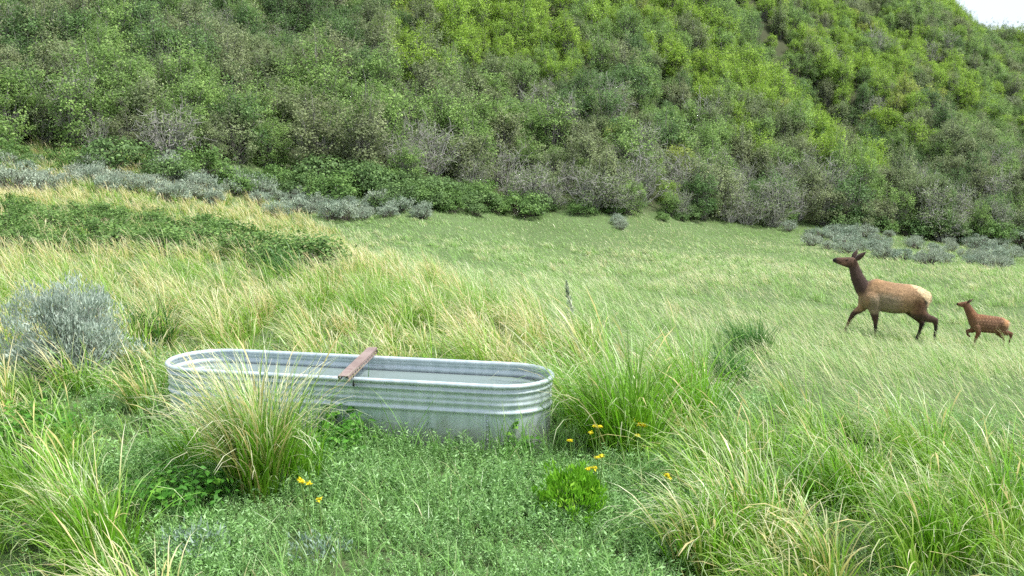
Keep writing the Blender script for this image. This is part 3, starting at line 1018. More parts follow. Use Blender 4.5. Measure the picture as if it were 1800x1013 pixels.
# ------------------------------------------------------------------ grass
M_TALL = grass_mat('tall_grass', rgb((114, 160, 48)), rgb((130, 168, 58)), rgb((214, 196, 134)), rgb((236, 230, 190)))
M_MEADOW = grass_mat('meadow_grass', rgb((134, 172, 90)), rgb((148, 180, 104)), rgb((220, 212, 164)), rgb((226, 228, 190)))
M_TURF = grass_mat('turf_grass', rgb((118, 164, 80)), rgb((132, 172, 92)), rgb((200, 192, 144)), rgb((186, 210, 152)))
M_FORB = leaf_mat('forb_leaf', rgb((126, 168, 96)), rgb((116, 160, 82)), rgb((160, 190, 138)), transl=0.3, vary=0.3, rough=0.7)

def field(Y0, Y1, step, seed):
    r = np.random.default_rng(seed)
    P = []
    Y = Y0
    while Y < Y1:
        half = 0.56 * Y + 1.5
        xs = np.arange(-half, half, step)
        xs = xs + r.uniform(-.5, .5, len(xs)) * step
        P.append(np.stack([xs, Y + r.uniform(-.5, .5, len(xs)) * step], 1))
        Y += step
    P = np.concatenate(P)
    P = np.column_stack([P, ground(P[:, 0], P[:, 1])])
    px, py = project(P)
    return P, px, py, r

def in_tank(P, m=0.03):
    c, s = math.cos(-T_ROT), math.sin(-T_ROT)
    x, y = P[:, 0] - T_CEN[0], P[:, 1] - T_CEN[1]
    u, v = x * c - y * s, x * s + y * c
    a = (T_LEN - T_WID) / 2
    du = np.maximum(np.abs(u) - a, 0)
    return np.hypot(du, v) < T_WID / 2 + m

# the low forb carpet in front of the tank, bounded by taller grass on both sides
def carpet(px, py):
    left = np.interp(py, [690, 760, 800, 850, 900, 1013, 1100], [420, 380, 260, 120, 260, 300, 300])
    right = np.interp(py, [690, 755, 800, 850, 900, 960, 1013, 1100], [960, 985, 1000, 1230, 1250, 1220, 1200, 1200])
    return (py > 700) & (px > left) & (px < right)

# boundary of the tall tawny bench grass against the lower open meadow behind it
def bench(px, py):
    wob = (noise2(px, py, 55, 61) - 0.5) * 110 + (noise2(px, py, 17, 62) - 0.5) * 60
    wob = wob * np.clip((px - 500) / 150, 0, 1)
    py = py + wob * np.interp(py, [380, 450, 600], [0.2, 0.6, 1.0])
    lim = np.interp(px, [-200, 200, 560, 700, 850, 1000, 1150, 1300, 1500, 1800, 2000], [250, 262, 395, 460, 535, 630, 690, 745, 790, 800, 800])
    return py > lim

def patch(name, parts, mat, label):
    V, Q, A = join_np(parts)
    return tag(link(name, mesh_np(name, V, Q, {'bl': A}, mats=[mat])), label, 'grass', None, 'stuff')

LEAFY_X, LEAFY_TOP, LEAFY_BOT = [-40, 150, 300, 420, 545], [366, 366, 382, 404, 446], [440, 458, 466, 470, 492]
def leafy(px, py):
    return (px < 545) & (py > np.interp(px, LEAFY_X, LEAFY_TOP)) & (py < np.interp(px, LEAFY_X, LEAFY_BOT) + 14)

def short_zone(px, py):
    """grass kept low: beside the big sagebrush, behind the tank rim"""
    f = np.ones(len(px))
    f = np.where((px < 330) & (py > 650) & (py < 900), np.interp(px, [0, 230, 330], [0.8, 0.7, 0.95]), f)
    f = np.where((px > 290) & (px < 980) & (py > 600) & (py < 700), 0.85, f)
    f = np.where((px > 1130) & (py > 640), 0.84, f)
    f = np.where((px < 330) & (py >= 900), 0.72, f)
    return f

# -- tussocks and filler around the tank
C, px, py, r = field(3.6, 14.5, 0.46, 51)
C[:, :2] += r.normal(0, 0.05, (len(C), 2))
keep = ~in_tank(C, 0.2) & ~carpet(px, py) & bench(px, py) & ~(np.hypot((px - 105) / 75, (py - 665) / 28) < 1) & (r.random(len(C)) > 0.12)
C, px, py = C[keep], px[keep], py[keep]
ne = r.integers(70, 150, len(C))
ci, B, o = tuft_roots(r, C, ne, r.uniform(0.07, 0.16, len(C)))
hc = r.uniform(0.34, 0.68, len(C)) * short_zone(px, py) * np.interp(py, [480, 620, 760, 1013], [0.9, 0.95, 1.0, 1.1])
tc_ = np.clip(0.28 + 0.8 * (noise2(C[:, 0], C[:, 1], 1.6, 7) - 0.5) + r.normal(0, .2, len(C)) + np.interp(py, [480, 640, 740, 1013], [0.12, 0.04, -0.16, -0.22]) - 0.1 * (px > 1100), -0.3, 0.75)
near1 = blades_np(r, B, o, hc[ci], 0.0105, (0.03, 0.55), (0.5, 2.9), tc_[ci], segs=7, seed_frac=0.06, lean_amt=0.7, splay=0.7, droop_p=2.2)
F_, px, py, r = field(3.6, 14.5, 0.07, 57)
keep = ~in_tank(F_, 0.06) & ~carpet(px, py) & bench(px, py) & (noise2(F_[:, 0], F_[:, 1], .5, 23) > 0.22) & ~(np.hypot((px - 105) / 70, (py - 665) / 26) < 1)
F_, px, py = F_[keep], px[keep], py[keep]
ci, B, o = tuft_roots(r, F_, np.full(len(F_), 2), 0.05)
hc = r.uniform(0.08, 0.28, len(F_)) * short_zone(px, py)
tc_ = np.clip(0.0 + 0.6 * (noise2(F_[:, 0], F_[:, 1], 1.2, 24) - 0.5) + np.interp(py, [480, 640, 760], [0.15, 0.08, 0]), -0.1, 0.6)
near2 = blades_np(r, B, o, hc[ci], 0.0075, (0.1, 0.6), (0.4, 2.4), tc_[ci], segs=4, seed_frac=0.04, lean_amt=0.6, splay=0.2, droop_p=2.0)
patch('bunch_grass', [near1, near2], M_TALL, 'tall yellow-green bunch grass around the tank and over the near bench')

# -- straw grass on the bench beyond the tank
C, px, py, r = field(14.5, 52.0, 0.62, 52)
keep = bench(px, py) & (C[:, 1] < np.interp(px, BASE_PX, BASE_Y) + 2) & (r.random(len(C)) > np.where(leafy(px, py), 0.5, 0.1))
C, px, py = C[keep], px[keep], py[keep]
ci, B, o = tuft_roots(r, C, r.integers(36, 66, len(C)), r.uniform(0.10, 0.22, len(C)))
hc = r.uniform(0.34, 0.66, len(C))
tc_ = np.clip(0.43 + 0.9 * (noise2(C[:, 0], C[:, 1], 2.6, 9) - 0.5) + r.normal(0, .2, len(C)) + np.interp(py, [300, 335, 350, 400, 440], [-0.1, 0.0, 0.2, 0.12, 0]), -0.1, 0.75)
mid1 = blades_np(r, B, o, hc[ci], np.interp(C[ci, 1], [14, 40], [0.010, 0.02]), (0.05, 0.6), (0.4, 2.3), tc_[ci], segs=5, seed_frac=0.14, lean_amt=0.8, splay=0.5, droop_p=2.0)
F_, px, py, r = field(14.5, 52.0, 0.19, 58)
keep = bench(px, py) & (F_[:, 1] < np.interp(px, BASE_PX, BASE_Y) + 2) & (r.random(len(F_)) > np.where(leafy(px, py), 0.7, 0.0))
F_, px, py = F_[keep], px[keep], py[keep]
ci, B, o = tuft_roots(r, F_, np.full(len(F_), 3), 0.1)
hc = r.uniform(0.1, 0.3, len(F_))
tc_ = np.clip(0.06 + 0.7 * (noise2(F_[:, 0], F_[:, 1], 2.0, 25) - 0.5) + np.interp(py, [300, 335, 350, 400, 440], [-0.1, 0.0, 0.2, 0.1, 0]), -0.1, 0.7)
mid2 = blades_np(r, B, o, hc[ci], np.interp(F_[ci, 1], [14, 40], [0.010, 0.02]), (0.1, 0.6), (0.2, 1.5), tc_[ci], segs=3, seed_frac=0.15, lean_amt=0.6, splay=0.1)
patch('straw_grass', [mid1, mid2], M_TALL, 'tall straw-coloured grass leaning in the wind beyond the tank')

# -- open meadow
for Y0, Y1, st, sd, nb, wd, nm, lab in ((6.0, 26.0, 0.16, 53, 4, (0.008, 0.013), 'meadow_grass', 'pale green wind-combed meadow grass around the elk'),
                                        (26.0, 66.0, 0.30, 54, 6, (0.018, 0.035), 'far_meadow_grass', 'short pale green grass at the far side of the meadow')):
    F_, px, py, r = field(Y0, Y1, st, sd)
    hill = F_[:, 1] > np.interp(px, BASE_PX, BASE_Y) + 4
    keep = ~bench(px, py) & ~hill & ~carpet(px, py) & ~in_tank(F_, 0.1)
    F_, px, py = F_[keep], px[keep], py[keep]
    ci, B, o = tuft_roots(r, F_, np.full(len(F_), nb), st)
    k = len(F_)
    tc_ = np.clip(0.27 + 0.7 * (noise2(F_[:, 0], F_[:, 1] * 0.6, 2.2, 10) - 0.5) + 0.5 * (noise2(F_[:, 0], F_[:, 1] * .5, 7.0, 12) - 0.5) + r.normal(0, .06, k) + np.interp(py, [380, 430, 470], [-0.3, 0.0, 0.02]), -0.2, 0.6)
    hc = np.interp(py, [380, 440, 520, 700], [0.17, 0.22, 0.28, 0.30]) * r.uniform(.7, 1.25, k) * (0.6 + 0.8 * noise2(F_[:, 0], F_[:, 1], 1.3, 27))
    g_ = blades_np(r, B, o, hc[ci], np.interp(F_[ci, 1], [Y0, Y1], wd), (0.2, 0.8), (0.3, 1.5), tc_[ci], segs=3 if Y0 < 20 else 2, seed_frac=0.12, lean_amt=1.0, splay=0.1)
    patch(nm, [g_], M_MEADOW, lab)

C, px, py, r = field(7.0, 46.0, 0.8, 63)
hill = C[:, 1] > np.interp(px, BASE_PX, BASE_Y)
keep = ~bench(px, py) & ~hill & ~carpet(px, py) & ~in_tank(C, 0.3) & (r.random(len(C)) < 0.15 + 0.9 * (noise2(C[:, 0], C[:, 1], 3.5, 64) > 0.5))
C, px, py = C[keep], px[keep], py[keep]
ci, B, o = tuft_roots(r, C, r.integers(25, 60, len(C)), r.uniform(0.1, 0.32, len(C)))
hc = r.uniform(0.22, 0.5, len(C)) * np.interp(py, [390, 450, 520], [0.5, 0.8, 1.0])
tc_ = np.clip(0.28 + r.normal(0, .3, len(C)), -0.3, 0.7)
EX = [on_ground(*q) for q in ((1490, 583), (1536, 592), (1614, 592), (1640, 594), (1765, 628), (1565, 596))]
CE = np.concatenate([np.column_stack([e[0] + r.normal(0, .22, 9), e[1] - 0.25 + r.normal(0, .2, 9), np.zeros(9)]) for e in EX])
cE, BE, oE = tuft_roots(r, CE, np.full(len(CE), 26), 0.14)
feet = blades_np(r, BE, oE, 0.30, 0.010, (0.1, 0.7), (0.4, 2.0), np.clip(r.normal(0.15, .2, len(cE)), -.3, .6), segs=4, seed_frac=0.12, lean_amt=0.8, splay=0.5, droop_p=2.0)
patch('meadow_tuft_grass', [feet, blades_np(r, B, o, hc[ci], np.interp(C[ci, 1], [7, 46], [0.009, 0.022]), (0.1, 0.7), (0.4, 2.0), tc_[ci], segs=4, seed_frac=0.15, lean_amt=0.8, splay=0.5, droop_p=2.0)], M_MEADOW, 'scattered pale and green grass tufts dotted over the open meadow')

# -- turf and forb carpet in front of the tank
F_, px, py, r = field(3.2, 9.0, 0.05, 55)
keep = ~in_tank(F_) & ~bench(px, py) | carpet(px, py) & ~in_tank(F_)
keep = ~in_tank(F_) & (carpet(px, py) | (r.random(len(F_)) < 0.3))
F_, px, py = F_[keep], px[keep], py[keep]
ci, B, o = tuft_roots(r, F_, np.full(len(F_), 2), 0.05)
hc = r.uniform(0.07, 0.26, len(F_)) * (0.6 + 0.8 * noise2(F_[:, 0], F_[:, 1], .4, 28))
tc_ = np.where(r.random(len(F_)) < 0.07, 0.75, np.clip(r.normal(.05, .15, len(F_)), -.2, .45))
patch('turf', [blades_np(r, B, o, hc[ci], 0.007, (0.1, 0.7), (0.2, 1.4), tc_[ci], segs=3, lean_amt=0.15, splay=0.1)], M_TURF, 'short green turf between the forbs in front of the tank')

def forb_source(seed, n=15):
    r_ = np.random.default_rng(seed)
    # feathery rosettes: stems with paired narrow leaflets
    C, Nn, U = [], [], []
    for s_ in range(n):
        az = r_.uniform(0, 6.28); el = r_.uniform(0.5, 1.35); ln = r_.uniform(0.06, 0.13)
        d = np.array([math.cos(az) * math.cos(el), math.sin(az) * math.cos(el), math.sin(el)])
        side = np.cross(d, [0, 0, 1]); side /= np.linalg.norm(side)
        b = np.array([r_.uniform(-.05, .05), r_.uniform(-.05, .05), 0])
        for q in range(8):
            t = (q + 1) / 8
            for sg in (-1, 1):
                u = side * sg * 0.8 + d * 0.9 + r_.normal(0, .2, 3)
                C.append(b + d * ln * t + u * 0.007); U.append(u); Nn.append(np.cross(u, d) * sg + r_.normal(0, .5, 3) + [0, 0, .4])
    V, Q, v = leaves_np(r_, np.array(C), np.array(Nn), np.array(U), 0.018, 0.0052)
    return src('forb_source.%03d' % (seed - 500), mesh_np('forb', V, Q, {'v': v}, mats=[M_FORB]))
C, px, py, r = field(5.0, 7.5, 0.07, 66)
keep = in_tank(C, 0.20) & ~in_tank(C, 0.02) & (C[:, 1] < T_CEN[1] + (C[:, 0] - T_CEN[0]) * math.tan(T_ROT)) & (r.random(len(C)) < 0.75)
C = C[keep]
ci, B, o = tuft_roots(r, C, r.integers(3, 9, len(C)), 0.05)
hc = r.uniform(0.14, 0.38, len(C)) * (0.7 + 0.5 * noise2(C[:, 0], C[:, 1], 0.3, 67))
patch('tank_side_weeds', [blades_np(r, B, o, hc[ci], 0.009, (0.0, 0.4), (0.1, 1.5), np.clip(r.normal(-0.1, .15, len(ci)), -.4, .4), segs=5, lean_amt=0.2, splay=0.4)], M_TURF, 'green weeds growing along the near side of the tank')
P, px, py, r = field(3.2, 8.5, 0.09, 56)
keep = ~in_tank(P) & (carpet(px, py) | (r.random(len(P)) < 0.15)) & (noise2(P[:, 0], P[:, 1], .25, 13) > 0.15)
P, px, py = P[keep], px[keep], py[keep]
k = len(P)
s = (0.7 + 0.9 * noise2(P[:, 0], P[:, 1], .35, 14)) * r.uniform(.8, 1.2, k)
scatter('forb_carpet', P, np.column_stack([r.normal(0, .12, k), r.normal(0, .12, k), r.uniform(0, 6.28, k)]), s, r.integers(0, 5, k),
        r.random(k), [forb_source(500 + q) for q in range(5)], 'low feathery grey-green forbs carpeting the ground before the tank', 'ground cover')

# ------------------------------------------------------------------ plants one can pick out
M_TUSS = grass_mat('tussock_grass', rgb((108, 162, 38)), rgb((124, 170, 46)), rgb((220, 202, 136)), rgb((240, 238, 206)))
M_RUSH = grass_mat('rush_green', rgb((70, 118, 52)), rgb((84, 128, 56)), rgb((150, 150, 80)), rgb((120, 150, 80)))

def tussock(px, py, h, rad, n, n_seed, tint, label, name='grass_tussock', mat=None, wd=0.0105, th1=(0.5, 2.8), seed=0, lean=0.55, cat='grass tussock', group=None, th0=(0.02, 0.5)):
    r = np.random.default_rng(9000 + seed)
    g = on_ground(px, py)
    C = np.array([[g[0], g[1], g[2]]])
    root = link(name, None, loc=g)
    tag(root, label, cat, group)
    for part, cnt, sf, hh in (('blades', n, 0.0, h), ('seed_stems', n_seed, 1.0, h * 0.95)):
        if not cnt:
            continue
        ci, B, o = tuft_roots(r, C, np.array([cnt]), rad)
        ti = np.clip(tint + r.normal(0, 0.15, cnt), -0.4, 0.75)
        ti = ti - 0.35 * np.clip(o[:, 0], 0, 1)          # the windward side is greener
        V, Q, A = blades_np(r, B - g, o, hh, wd, th0, th1, ti, segs=8, seed_frac=sf, lean_amt=lean, splay=0.7, droop_p=2.4)
        link(part, mesh_np('tussock_' + part, V, Q, {'bl': A}, mats=[mat or M_TUSS]), root)

T = [
    (462, 872, 0.70, 0.13, 760, 50, 0.50, 'big straw-topped grass tussock in front of the left end of the tank'),
    (365, 830, 0.50, 0.13, 150, 14, 0.20, 'grass tussock leaning left beside the big straw-topped one'),
    (535, 858, 0.50, 0.10, 170, 0, -0.3, 'upright green grass tussock beside the straw-topped one, nearest the forbs'),
    (1095, 805, 0.84, 0.20, 520, 16, 0.10, 'large grass tussock with yellow flowers by the right end of the tank'),
    (1215, 750, 0.78, 0.18, 260, 14, 0.12, 'grass tussock right behind the flowering one'),
    (1010, 752, 0.50, 0.10, 110, 4, 0.20, 'thin grass tussock drooping over the right end of the tank'),
    (1330, 965, 0.53, 0.19, 300, 10, 0.42, 'tawny grass tussock arching over at the bottom of the picture'),
    (1235, 1000, 0.47, 0.15, 190, 6, 0.45, 'straw-coloured drooping tussock at the bottom beside the forb carpet'),
    (1480, 900, 0.58, 0.18, 280, 10, 0.05, 'bright green grass tussock behind the tawny arching one'),
    (1640, 980, 0.53, 0.17, 240, 8, 0.02, 'bright green tussock at the bottom between the tawny one and the corner'),
    (1760, 930, 0.57, 0.18, 260, 10, 0.0, 'bright green grass tussock in the lower right corner'),
    (1620, 835, 0.53, 0.17, 220, 10, 0.12, 'pale leaning grass tussock below the calf'),
    (170, 985, 0.50, 0.16, 230, 12, 0.10, 'bright green grass tussock in the lower left corner'),
    (40, 900, 0.50, 0.15, 180, 10, 0.05, 'tall thin green tussock at the left edge below the sagebrush'),
    (275, 612, 0.55, 0.16, 210, 4, -0.1, 'dark green upright tussock between sagebrush and tank'),
    (1322, 622, 0.55, 0.26, 420, 4, -0.25, 'dark green grass tussock alone in the meadow left of the elk'),
    (1290, 672, 0.45, 0.18, 170, 4, -0.2, 'dark green tussock just below the lone meadow tussock'),
    (505, 492, 0.60, 0.28, 260, 6, -0.3, 'dark green tussock at the edge of the leafy shrub patch'),
    (850, 560, 0.55, 0.22, 220, 6, -0.1, 'fresh green tussock in the straw grass beyond the tank'),
]
for i, t in enumerate(T):
    tussock(*t, seed=i, mat=M_RUSH if i in (14, 15, 16, 17) else M_TUSS, lean=0.3 if i in (0, 2) else 0.55, th1=(0.4, 2.4) if i == 0 else (0.5, 2.8), th0=(0.0, 0.3) if i == 0 else (0.02, 0.5))
tussock(640, 752, 0.34, 0.05, 26, 0, -0.4, 'dark green rush sprig standing against the tank below the channel', 'rush_sprig', M_RUSH, 0.007, (0.0, 0.4), 50, 0.1, 'rush')
tussock(785, 770, 0.30, 0.07, 44, 0, -0.4, 'dark green rush clump standing against the middle of the tank side', 'rush_clump', M_RUSH, 0.007, (0.0, 0.7), 51, 0.1, 'rush')

M_LEAFY = leaf_mat('leafy_forb', rgb((92, 150, 52)), rgb((82, 140, 50)), rgb((132, 178, 70)), transl=0.35, vary=0.25)
M_BRIGHT = leaf_mat('bright_forb', rgb((112, 170, 40)), rgb((120, 176, 46)), rgb((160, 200, 70)), transl=0.4, vary=0.25)
M_SILVER = leaf_mat('silver_forb', rgb((150, 172, 152)), rgb((140, 164, 144)), rgb((190, 204, 190)), transl=0.2, vary=0.2, rough=0.8)
STEM = bark_mat('green_stem', rgb((96, 128, 56)), rgb((110, 140, 64)))

def forb(name, px, py, H, W, nc, nl, ln, wd, sig, mat, label, cat, seed, vertical=False, group=None):
    g = on_ground(px, py)
    t, c = shrub_np(seed, H, W, nc, nl, ln, wd, sig, stem_r=0.003, twigs=1, low=-0.35, inner=0.4, vertical=vertical, up=0.9, lobes=0.15)
    root = link(name, None, loc=g)
    tag(root, label, cat, group)
    link('stems', mesh_np(name + '_stems', t[0], t[1], mats=[STEM]), root)
    link('leaves', mesh_np(name + '_leaves', c[0], c[1], {'v': c[2]}, mats=[mat]), root)
forb('leafy_forb', 1003, 918, 0.27, 0.36, 120, 24, 0.034, 0.0095, 0.018, M_BRIGHT, 'rounded bright yellow-green leafy plant in the forb carpet', 'plant', 801, True)
forb('leafy_forb', 612, 775, 0.24, 0.36, 40, 9, 0.05, 0.032, 0.035, M_LEAFY, 'bright green broad-leaved plant against the tank below the channel', 'plant', 802)
forb('leafy_forb', 585, 800, 0.16, 0.34, 36, 10, 0.045, 0.026, 0.035, M_LEAFY, 'low green broad-leaved plant in front of the taller one by the tank', 'plant', 803)
forb('leafy_forb', 905, 800, 0.20, 0.22, 20, 7, 0.045, 0.028, 0.03, M_LEAFY, 'small green plant against the right part of the tank side', 'plant', 804)
forb('leafy_forb', 320, 905, 0.22, 0.5, 60, 14, 0.04, 0.022, 0.035, M_LEAFY, 'dark leafy plant under the left-leaning tussock', 'plant', 805)
forb('leafy_forb', 60, 800, 0.28, 0.6, 70, 16, 0.035, 0.02, 0.04, M_LEAFY, 'dark green leafy plant at the left edge below the sagebrush', 'plant', 806)
forb('silver_forb', 345, 985, 0.14, 0.26, 36, 12, 0.035, 0.008, 0.03, M_SILVER, 'silvery leaved plant at the bottom beside the lower left tussock', 'plant', 807, True)
forb('silver_forb', 240, 650, 0.26, 0.45, 50, 18, 0.04, 0.009, 0.035, M_SILVER, 'pale silvery plant between the sagebrush and the tank', 'plant', 808, True)
forb('silver_forb', 560, 985, 0.10, 0.26, 26, 10, 0.03, 0.008, 0.03, M_SILVER, 'silvery leaved plant at the bottom in the forb carpet', 'plant', 809, True)

# grey flower spike standing in the meadow edge
def spike():
    g = on_ground(1010, 592)
    r = np.random.default_rng(77)
    root = link('grey_forb_spike', None, loc=g, rot=(0, R(-9), 0))
    tag(root, 'slender grey-green dead forb spike standing at the meadow edge', 'plant')
    H = 0.72
    v, q = tube_np([(np.array([(0, 0, -.05), (0.01, 0, H * .5), (0, 0, H)]), np.array([.010, .008, .003]))], 6)
    link('stem', mesh_np('spike_stem', v, q, mats=[BARK_G]), root)
    n = 260
    z = r.uniform(0.12, 1, n) * H
    a = r.uniform(0, 6.28, n)
    rad = 0.075 * (1.05 - z / H) + 0.008
    C = np.stack([np.cos(a) * rad * r.random(n) ** .5, np.sin(a) * rad * r.random(n) ** .5, z], 1)
    V, Q, vv = leaves_np(r, C, r.normal(0, 1, (n, 3)) * [1, 1, .3], np.stack([np.cos(a) * .6, np.sin(a) * .6, np.ones(n)], 1), 0.055, 0.016)
    m = leaf_mat('spike_leaf', rgb((168, 182, 152)), rgb((168, 182, 152)), rgb((200, 206, 184)), transl=0.4)
    link('leaves', mesh_np('spike_leaves', V, Q, {'v': vv}, mats=[m]), root)
spike()

# yellow flowers
def flower_mat():
    m, nt, out = new_mat('yellow_petal')
    at = N(nt, 'ShaderNodeAttribute', attribute_name='v')
    c = mixc(nt, at.outputs['Fac'], rgb((226, 206, 20)), rgb((240, 226, 60)))
    foliage_out(nt, out, c, 0.3, 0.6, 0.2)
    return m
M_YEL = flower_mat()
FL = [(537, 853, 3, 'yellow flower cluster at the foot of the big straw-topped tussock'), (559, 881, 1, 'small yellow flower just below the cluster by the straw-topped tussock'),
      (1090, 730, 2, 'upper yellow flower cluster in the tussock right of the tank'), (1130, 746, 5, 'largest yellow flower cluster in the tussock right of the tank'),
      (1047, 757, 3, 'yellow flower cluster nearest the right end of the tank'), (1053, 804, 2, 'yellow flower below the flowering tussock'),
      (1040, 822, 2, 'yellow flower just above the rounded bright green plant'), (1175, 837, 2, 'lone yellow flower low in the forbs right of the flowering tussock'),
      (385, 603, 1, 'tiny yellow flower behind the left end of the tank'), (1122, 768, 1, 'small yellow flower under the largest cluster right of the tank'),
      (1002, 775, 1, 'small dull yellow flower low beside the tank end')]
for i, (px, py, nh, lab) in enumerate(FL):
    r = np.random.default_rng(600 + i)
    g = on_ground(px + r.uniform(-4, 4), py + (78 if py > 700 else 40))
    top = unproject(px, py, g[1] - 0.01)
    H = max(0.1, top[2] - g[2])
    root = link('yellow_flower', None, loc=g)
    tag(root, lab, 'flower', 'yellow flowers near the tank')
    heads = [np.array([r.uniform(-.018, .018) * (nh > 1) * math.sqrt(nh), r.uniform(-.02, .02), H + r.uniform(-.02, .02) * (nh > 1)]) + [top[0] - g[0], 0, 0] for _ in range(nh)]
    paths = []
    for hd in heads:
        paths.append((np.array([(0, 0, -.03), hd * .5 + [0.01, 0, 0.02], hd]), np.array([.004, .003, .0025])))
    v, q = tube_np(paths, 5)
    link('stem', mesh_np('flower_stem', v, q, mats=[STEM]), root)
    for hd in heads:
        k = 26
        a = r.uniform(0, 6.28, k)
        rr = 0.014 * np.sqrt(r.random(k))
        C = np.stack([np.cos(a) * rr, np.sin(a) * rr, r.uniform(-.004, .010, k)], 1)
        V, Q, vv = leaves_np(r, C, np.array([0, 0, 1.0]) + r.normal(0, .45, (k, 3)), np.stack([np.cos(a), np.sin(a), np.full(k, .3)], 1), 0.017, 0.008)
        link('flower_head', mesh_np('flower_head', V, Q, {'v': vv}, mats=[M_YEL]), root, loc=hd)

# ------------------------------------------------------------------ elk
def prim_mesh(bm, kind, *a):
    pass

def animal(name, s, torso, chains, ears, colour_fn, vox, ox, oz):
    """side-view numbers in picture units; x right, z up after conversion; lateral y in metres"""
    V, Fq, Ft = [], [], []
    off = [0]
    X = lambda u: (u - ox) * s
    Z = lambda w: (oz - w) * s
    verts, faces = [], []
    def add(vs, fs):
        o_ = len(verts)
        verts.extend(vs)
        faces.extend([tuple(i + o_ for i in f) for f in fs])
    n = 20
    # torso loft
    rings = []
    for u, top, bot, hw in torso:
        c, hh = (Z(top) + Z(bot)) / 2, (Z(top) - Z(bot)) / 2
        ring = []
        for k in range(n):
            t = 2 * math.pi * k / n
            cs, sn = math.cos(t), math.sin(t)
            ww = hw * (1.0 if sn < 0.2 else 1 - 0.28 * (sn - 0.2) / 0.8)
            ring.append((X(u), ww * math.copysign(abs(cs) ** 0.85, cs), c + hh * math.copysign(abs(sn) ** 0.9, sn)))
        rings.append(ring)
    vs = [p for r_ in rings for p in r_]
    fs = []
    for i in range(len(rings) - 1):
        for k in range(n):
            fs.append((i * n + k, i * n + (k + 1) % n, (i + 1) * n + (k + 1) % n, (i + 1) * n + k))
    fs.append(tuple(range(n))[::-1])
    fs.append(tuple(range((len(rings) - 1) * n, len(rings) * n)))
    add(vs, fs)
    # chains of tapering segments with round ends (many overlapping spheres, then remeshed)
    def ball(c, rx, ry, rz):
        vs, fs = [], []
        lat, lon = 8, 12
        for i in range(lat + 1):
            ph = math.pi * i / lat
            for j in range(lon):
                th = 2 * math.pi * j / lon
                vs.append((c[0] + rx * math.sin(ph) * math.cos(th), c[1] + ry * math.sin(ph) * math.sin(th), c[2] + rz * math.cos(ph)))
        for i in range(lat):
            for j in range(lon):
                fs.append((i * lon + j, i * lon + (j + 1) % lon, (i + 1) * lon + (j + 1) % lon, (i + 1) * lon + j)[::-1])
        add(vs, fs)
    for pts, flat in chains:
        for a, b in zip(pts[:-1], pts[1:]):
            L = math.hypot(a[0] - b[0], a[1] - b[1])
            m = max(2, int(L / (min(a[2], b[2]) * 0.28)))
            for k in range(m + 1):
                t = k / m
                u, w, rr, y = [a[q] * (1 - t) + b[q] * t for q in range(4)]
                ball((X(u), y, Z(w)), rr * s, rr * s * flat, rr * s)
    me = bpy.data.meshes.new(name + '_raw')
    me.from_pydata(verts, [], faces)
    me.update()
    tmp = bpy.data.objects.new(name + '_raw', me)
    COL.objects.link(tmp)
    md = tmp.modifiers.new('r', 'REMESH'); md.mode = 'VOXEL'; md.voxel_size = vox
    sm = tmp.modifiers.new('s', 'SMOOTH'); sm.iterations = 6; sm.factor = 0.5
    dg = bpy.context.evaluated_depsgraph_get()
    ev = tmp.evaluated_get(dg)
    out = bpy.data.meshes.new_from_object(ev)
    bpy.data.objects.remove(tmp)
    # ears: cupped leaves welded in as part of the same mesh
    co = np.zeros(len(out.vertices) * 3); out.vertices.foreach_get('co', co); co = co.reshape(-1, 3)
    fcs = [tuple(p.vertices) for p in out.polygons]
    base_n = len(co)
    ev_, ef_ = [], []
    for (bu, bw, tu, tw, wd, y0, y1) in ears:
        B_, T_ = np.array([X(bu), y0, Z(bw)]), np.array([X(tu), y1, Z(tw)])
        ax = T_ - B_
        L = np.linalg.norm(ax); ax /= L
        sd = np.cross(ax, [0, 1, 0.0]); sd /= np.linalg.norm(sd)
        nm = np.cross(sd, ax)
        K = 9
        o_ = base_n + len(ev_)
        for i in range(K):
            t = i / (K - 1)
            w_ = wd * s * math.sin(math.pi * (0.12 + 0.88 * t) ** 0.8) * 0.5 + 0.002
            for q in range(8):
                an = 2 * math.pi * q / 8
                p = B_ + ax * L * t + sd * w_ * math.cos(an) + nm * (0.30 * w_ * math.sin(an) + 0.5 * w_ * (math.cos(an) ** 2))
                ev_.append(p)
        for i in range(K - 1):
            for q in range(8):
                ef_.append((o_ + i * 8 + q, o_ + i * 8 + (q + 1) % 8, o_ + (i + 1) * 8 + (q + 1) % 8, o_ + (i + 1) * 8 + q))
        ef_.append(tuple(o_ + (K - 1) * 8 + q for q in range(8)))
    allv = np.concatenate([co, np.array(ev_)]) if ev_ else co
    fin = bpy.data.meshes.new(name)
    fin.from_pydata(allv.tolist(), [], fcs + ef_)
    fin.update()
    fin.polygons.foreach_set('use_smooth', np.ones(len(fin.polygons), bool))
    u = allv[:, 0] / s + ox
    w = oz - allv[:, 2] / s
    ear = np.zeros(len(allv)); ear[base_n:] = 1
    colr = colour_fn(u, w, allv[:, 1], ear)
    at = fin.attributes.new('coat', 'FLOAT_COLOR', 'POINT')
    at.data.foreach_set('color', np.hstack([colr, np.ones((len(colr), 1))]).astype(np.float32).ravel())
    return fin

